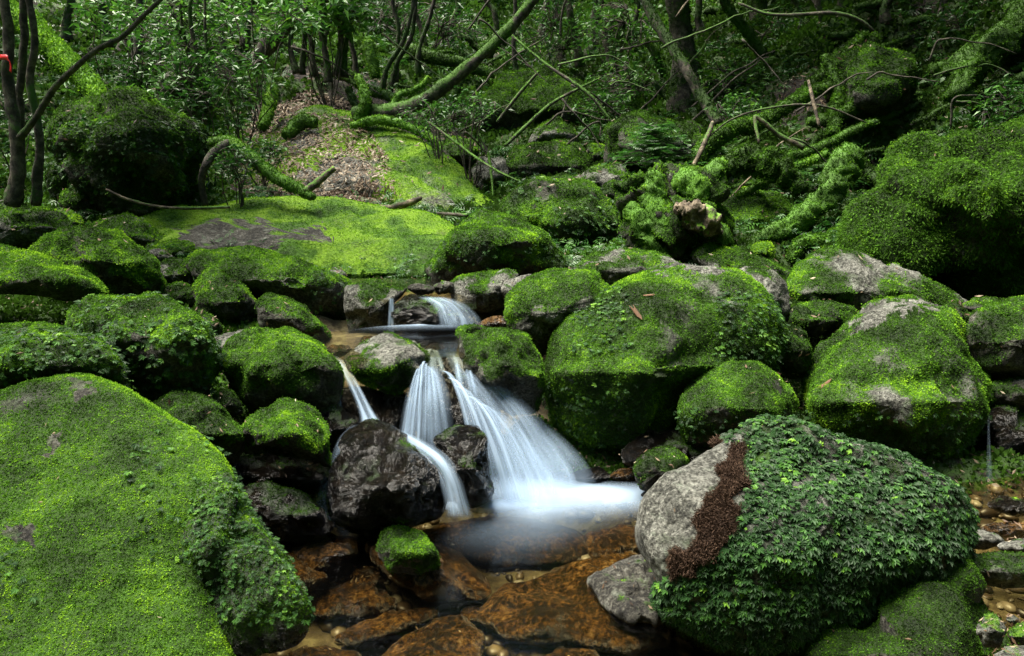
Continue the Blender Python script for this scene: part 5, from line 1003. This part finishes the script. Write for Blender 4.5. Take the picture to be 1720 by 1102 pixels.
sprig('dry brown needle sprig on the wide humped mossy rock', 'wide humped mossy rock on the left side of the falls', 425, 620, 20, 1.0)
sprig('dry rusty sprig on the left flank of the large lichen-marked boulder', 'large lichen-marked mossy boulder on the right', 1398, 640, 24, 2.0)
# thin background trees: the group of crooked dark stems and others up the valley
GT = 'crooked thin trees crowding the upper slope'
stems = [(497, 115, 492, 40, 11.5, 4), (508, 118, 515, 30, 11.6, 4), (528, 122, 518, 50, 11.4, 4), (552, 130, 540, 55, 11.2, 5), (565, 118, 572, 40, 11.5, 5), (578, 122, 590, 40, 11.6, 5), (600, 128, 588, 60, 12, 4), (545, 105, 560, 20, 12.5, 4),
         (640, 150, 672, 80, 12, 4), (655, 145, 690, 60, 12.2, 4), (665, 130, 668, 40, 13, 4), (700, 120, 720, 40, 13.5, 4), (715, 85, 700, 30, 14, 4), (820, 90, 830, 20, 15, 5), (870, 130, 862, 60, 13.5, 4), (945, 110, 935, 40, 15, 6), (975, 105, 960, 40, 14, 6), (990, 90, 1000, 20, 15, 8),
         (1030, 110, 1015, 40, 14.5, 5), (1065, 80, 1070, 10, 14, 5), (325, 215, 330, 90, 8.4, 4), (335, 210, 318, 100, 8.5, 3), (342, 220, 348, 110, 8.3, 3), (760, 75, 770, 15, 16, 5), (905, 80, 915, 20, 17, 6), (1325, 70, 1340, 10, 12, 5), (1385, 60, 1375, 10, 11, 5),
         (230, 90, 235, 20, 13, 6), (180, 70, 172, 10, 14, 6), (110, 60, 118, 5, 14.5, 7), (270, 60, 262, 0, 14, 6), (375, 90, 368, 20, 13, 5), (410, 70, 420, 5, 13.5, 6), (1490, 30, 1500, -10, 10, 7), (1570, 60, 1585, 0, 9.5, 7), (1420, 40, 1412, -10, 11, 6), (1180, 60, 1175, 0, 14, 6)]
for (bx, by, tx, ty, Yt, r_) in stems:
    sl = (tx - bx) / max(1, by - ty); top = -40
    xs = bx + sl * (by - top) * .7
    tree('thin crooked dark trunk among many on the upper slope', [(bx, by + 8, Yt, r_ * 1.5), (bx + (tx - bx) * .5 + rng.normal() * 4, (by + ty) / 2, Yt, r_), (tx, ty, Yt, r_ * .9), ((tx + xs) / 2 + rng.normal() * 8, (ty + top) / 2, Yt, r_ * .8), (xs, top - 20, Yt, r_ * .7)], group=GT, crown=(2.6, 1.2, 16), moss=.5, tone=.3, tuft=.3, sides=6, branches=4, name='thin_tree')
GR = 'mossy dead limbs and roots tangled on the slopes'
for k_ in range(64):
    if k_ < 40: x0, y0, ymin = rng.uniform(1180, 1700), rng.uniform(20, 330), 5.5
    else: x0, y0, ymin = rng.uniform(560, 1180), rng.uniform(10, 180), 8
    a_ = rng.uniform(-.9, .3) if x0 > 1100 else rng.uniform(-.6, .9); L_ = rng.uniform(60, 190); px_ = [x0 + L_ * t_ * math.cos(a_) + rng.normal() * 6 for t_ in (0, .33, .66, 1)]; py_ = [y0 + L_ * t_ * math.sin(a_) + rng.normal() * 6 for t_ in (0, .33, .66, 1)]
    hs = [hit(a, b, ymin)[1] - .12 for a, b in zip(px_, py_)]; hm = np.median(hs); r0 = rng.uniform(2.5, 9)
    T_('fallen_branch', 'mossy dead limb among many tangled on the slope', [(a, b, .6 * hm + .4 * min(h_, hm + .5), r0 * q) for a, b, h_, q in zip(px_, py_, hs, (1, .95, .8, .5))], moss=.75, tone=rng.uniform(.2, .5), cat='branch', group=GR, sides=8, wiggle=.12, lump=.3, tuft=.8)
# bare twigs arching over the upper stream
GW = 'bare twigs arching over the upper stream'
for k_ in range(40):
    if k_ < 26: x0, y0, Yt = rng.uniform(760, 1180), rng.uniform(20, 300), rng.uniform(8, 10.5)
    elif k_ < 38: x0, y0, Yt = rng.uniform(1150, 1640), rng.uniform(20, 400), rng.uniform(6.5, 7.3)
    else: x0, y0, Yt = rng.uniform(480, 760), rng.uniform(10, 130), rng.uniform(10, 12)
    a_ = rng.uniform(-.2, 1.2) * rng.choice([-1, 1]); L_ = rng.uniform(70, 220); bend = rng.normal() * 35
    dx, dy = math.cos(a_) * L_, math.sin(a_) * L_
    pts = [(x0, y0, Yt, 1.9), (x0 + dx * .33 + bend * .5, y0 + dy * .33 - abs(bend) * .6, Yt - .05, 1.7), (x0 + dx * .66 + bend * .4, y0 + dy * .66 - abs(bend) * .5, Yt + .05, 1.3), (x0 + dx, y0 + dy, Yt, .7)]
    T_('twig', 'bare thin twig arching among others in the upper half', pts, mat='deadwood' if rng.random() < .12 else 'bark', moss=.45 if rng.random() < .5 else .1, tone=.4, cat='twig', group=GW, sides=5, tuft=0, wiggle=.06)
for lb, pts in [
    ('long straight dead branch slanting down right across the upper stream', [(860, 60, 9, 2), (920, 110, 8.8, 2.6), (985, 155, 8.6, 3), (1025, 200, 8.5, 2)]),
    ('green-barked branch rising left from the cap stone', [(848, 245, 8.4, 3), (880, 215, 8.5, 3.4), (925, 175, 8.6, 3), (970, 150, 8.8, 2.4), (1010, 130, 9, 1.5)]),
    ('dark crooked branch hanging over the pale bare stone', [(720, 205, 8.6, 2), (760, 235, 8.4, 2.4), (800, 265, 8.2, 2.2), (840, 290, 8, 2), (880, 308, 7.9, 1.4)]),
    ('thin branch dipping to the pale bare stone', [(805, 225, 8.6, 2), (820, 260, 8.5, 2.4), (826, 300, 8.4, 2), (828, 330, 8.3, 1.2)]),
    ('dark bare branch bending up left of the broad far hump', [(835, 205, 9, 2.4), (870, 160, 9, 2.8), (905, 120, 9, 2.2)])]:
    T_('branch', lb, pts, moss=.5, tone=.5, cat='branch', sides=6, tuft=.3)
T_('root', 'dark thin root curving at the foot of the right bank', [(1420, 395, 5.6, 3), (1450, 370, 5.6, 4), (1490, 345, 5.7, 4), (1530, 335, 5.8, 2)], mat='bark', moss=.3, cat='root', tuft=0)
# ------------------------------------------------------------------ tall trees added out of frame to shade the stream and the right slope
def shade_tree(x, y, h, rad, ncl, leaf, dx=0.0):
    z = float(zat(x, y)[0]); e = empty('tree', (x, y, z), 'tall broad-crowned tree added to shade the stream', 'tree', 'trees added out of frame to shade the stream')
    top = np.array([x + dx + rng.normal() * .4, y + rng.normal() * .4, z + h]); b = np.array([x, y, z - .2])
    C = np.array([b, b * .6 + top * .4 + rng.normal(size=3) * .15, top]); L = [(spline(C, 6), np.linspace(.24, .08, 13))]
    q = unit(rng.normal(size=(ncl, 3))) * (rng.random((ncl, 1)) ** .4) * np.array([rad, rad, h * .42]) + top - [0, 0, h * .2]
    for p in q[::4]: L += growth(b * .4 + top * .6, [p], .05, .015, 4)
    x_ = twig_mesh('trunk', L, 'bark', None, sides=7); reparent(x_, e)
    x_ = leaf_cloud('crown', q, 12, leaf, .4, None, spread=1.6); reparent(x_, e)
for (x, y, h, r_) in [(-7.5, 0, 6, 2.2), (-4.5, -4, 7, 2.6), (-1.5, -5.5, 7, 2.6), (1.8, -5.5, 7, 2.6), (4.8, -4, 7, 2.6), (6.2, -.5, 6.5, 2.4), (7.2, 3, 6, 2.2), (-9.5, 4, 6, 2.2), (-11.5, 8, 7, 2.4), (8.5, 7, 7, 2.6), (9.5, 11, 7, 2.6), (5.8, 6.2, 6, 2.6), (6.4, 8.4, 6.5, 3.0), (8.2, 10.6, 6, 3.0), (6.2, 4.2, 5, 2.0), (5.2, 9.6, 6.5, 2.6), (4.6, 12.2, 6, 2.6), (-10, 13, 7, 2.6), (-7, 18, 7, 2.6), (-2, 21, 7, 2.6), (3, 21, 7, 2.6), (8, 17, 7, 2.6)]:
    shade_tree(x, y, h, r_, 420 if x > 4 and y > 3 else 260, .26)
for (x, y, dx) in [(6.8, 6.6, -2.6), (7.2, 8.6, -2.8), (7.4, 7.6, -1.4)]: shade_tree(x, y, 6.5, 2.6, 520, .26, dx)  # crowns pulled sideways over the right slope, added to cut its light
for o in col.objects:
    if o.parent and o.name.split('.')[0] in ('moss', 'leafy_cover', 'dead_leaves', 'dead_moss_patch', 'hanging_moss', 'leaves', 'crown', 'needles'): o['kind'] = 'stuff'
#@@END
for o in [o for o in col.objects if o.parent is None and o.type == 'MESH']:
    if o.get('kind'): continue
    n = len(o.data.vertices); co = np.zeros(n * 3, np.float32); o.data.vertices.foreach_get('co', co); co = co.reshape(-1, 3)
    c = mathutils.Vector(((co[:, 0].min() + co[:, 0].max()) / 2, (co[:, 1].min() + co[:, 1].max()) / 2, co[:, 2].min()))
    mt = mathutils.Matrix.Translation(-c)
    for x in [o] + list(o.children_recursive): x.data.transform(mt)
    o.location = c
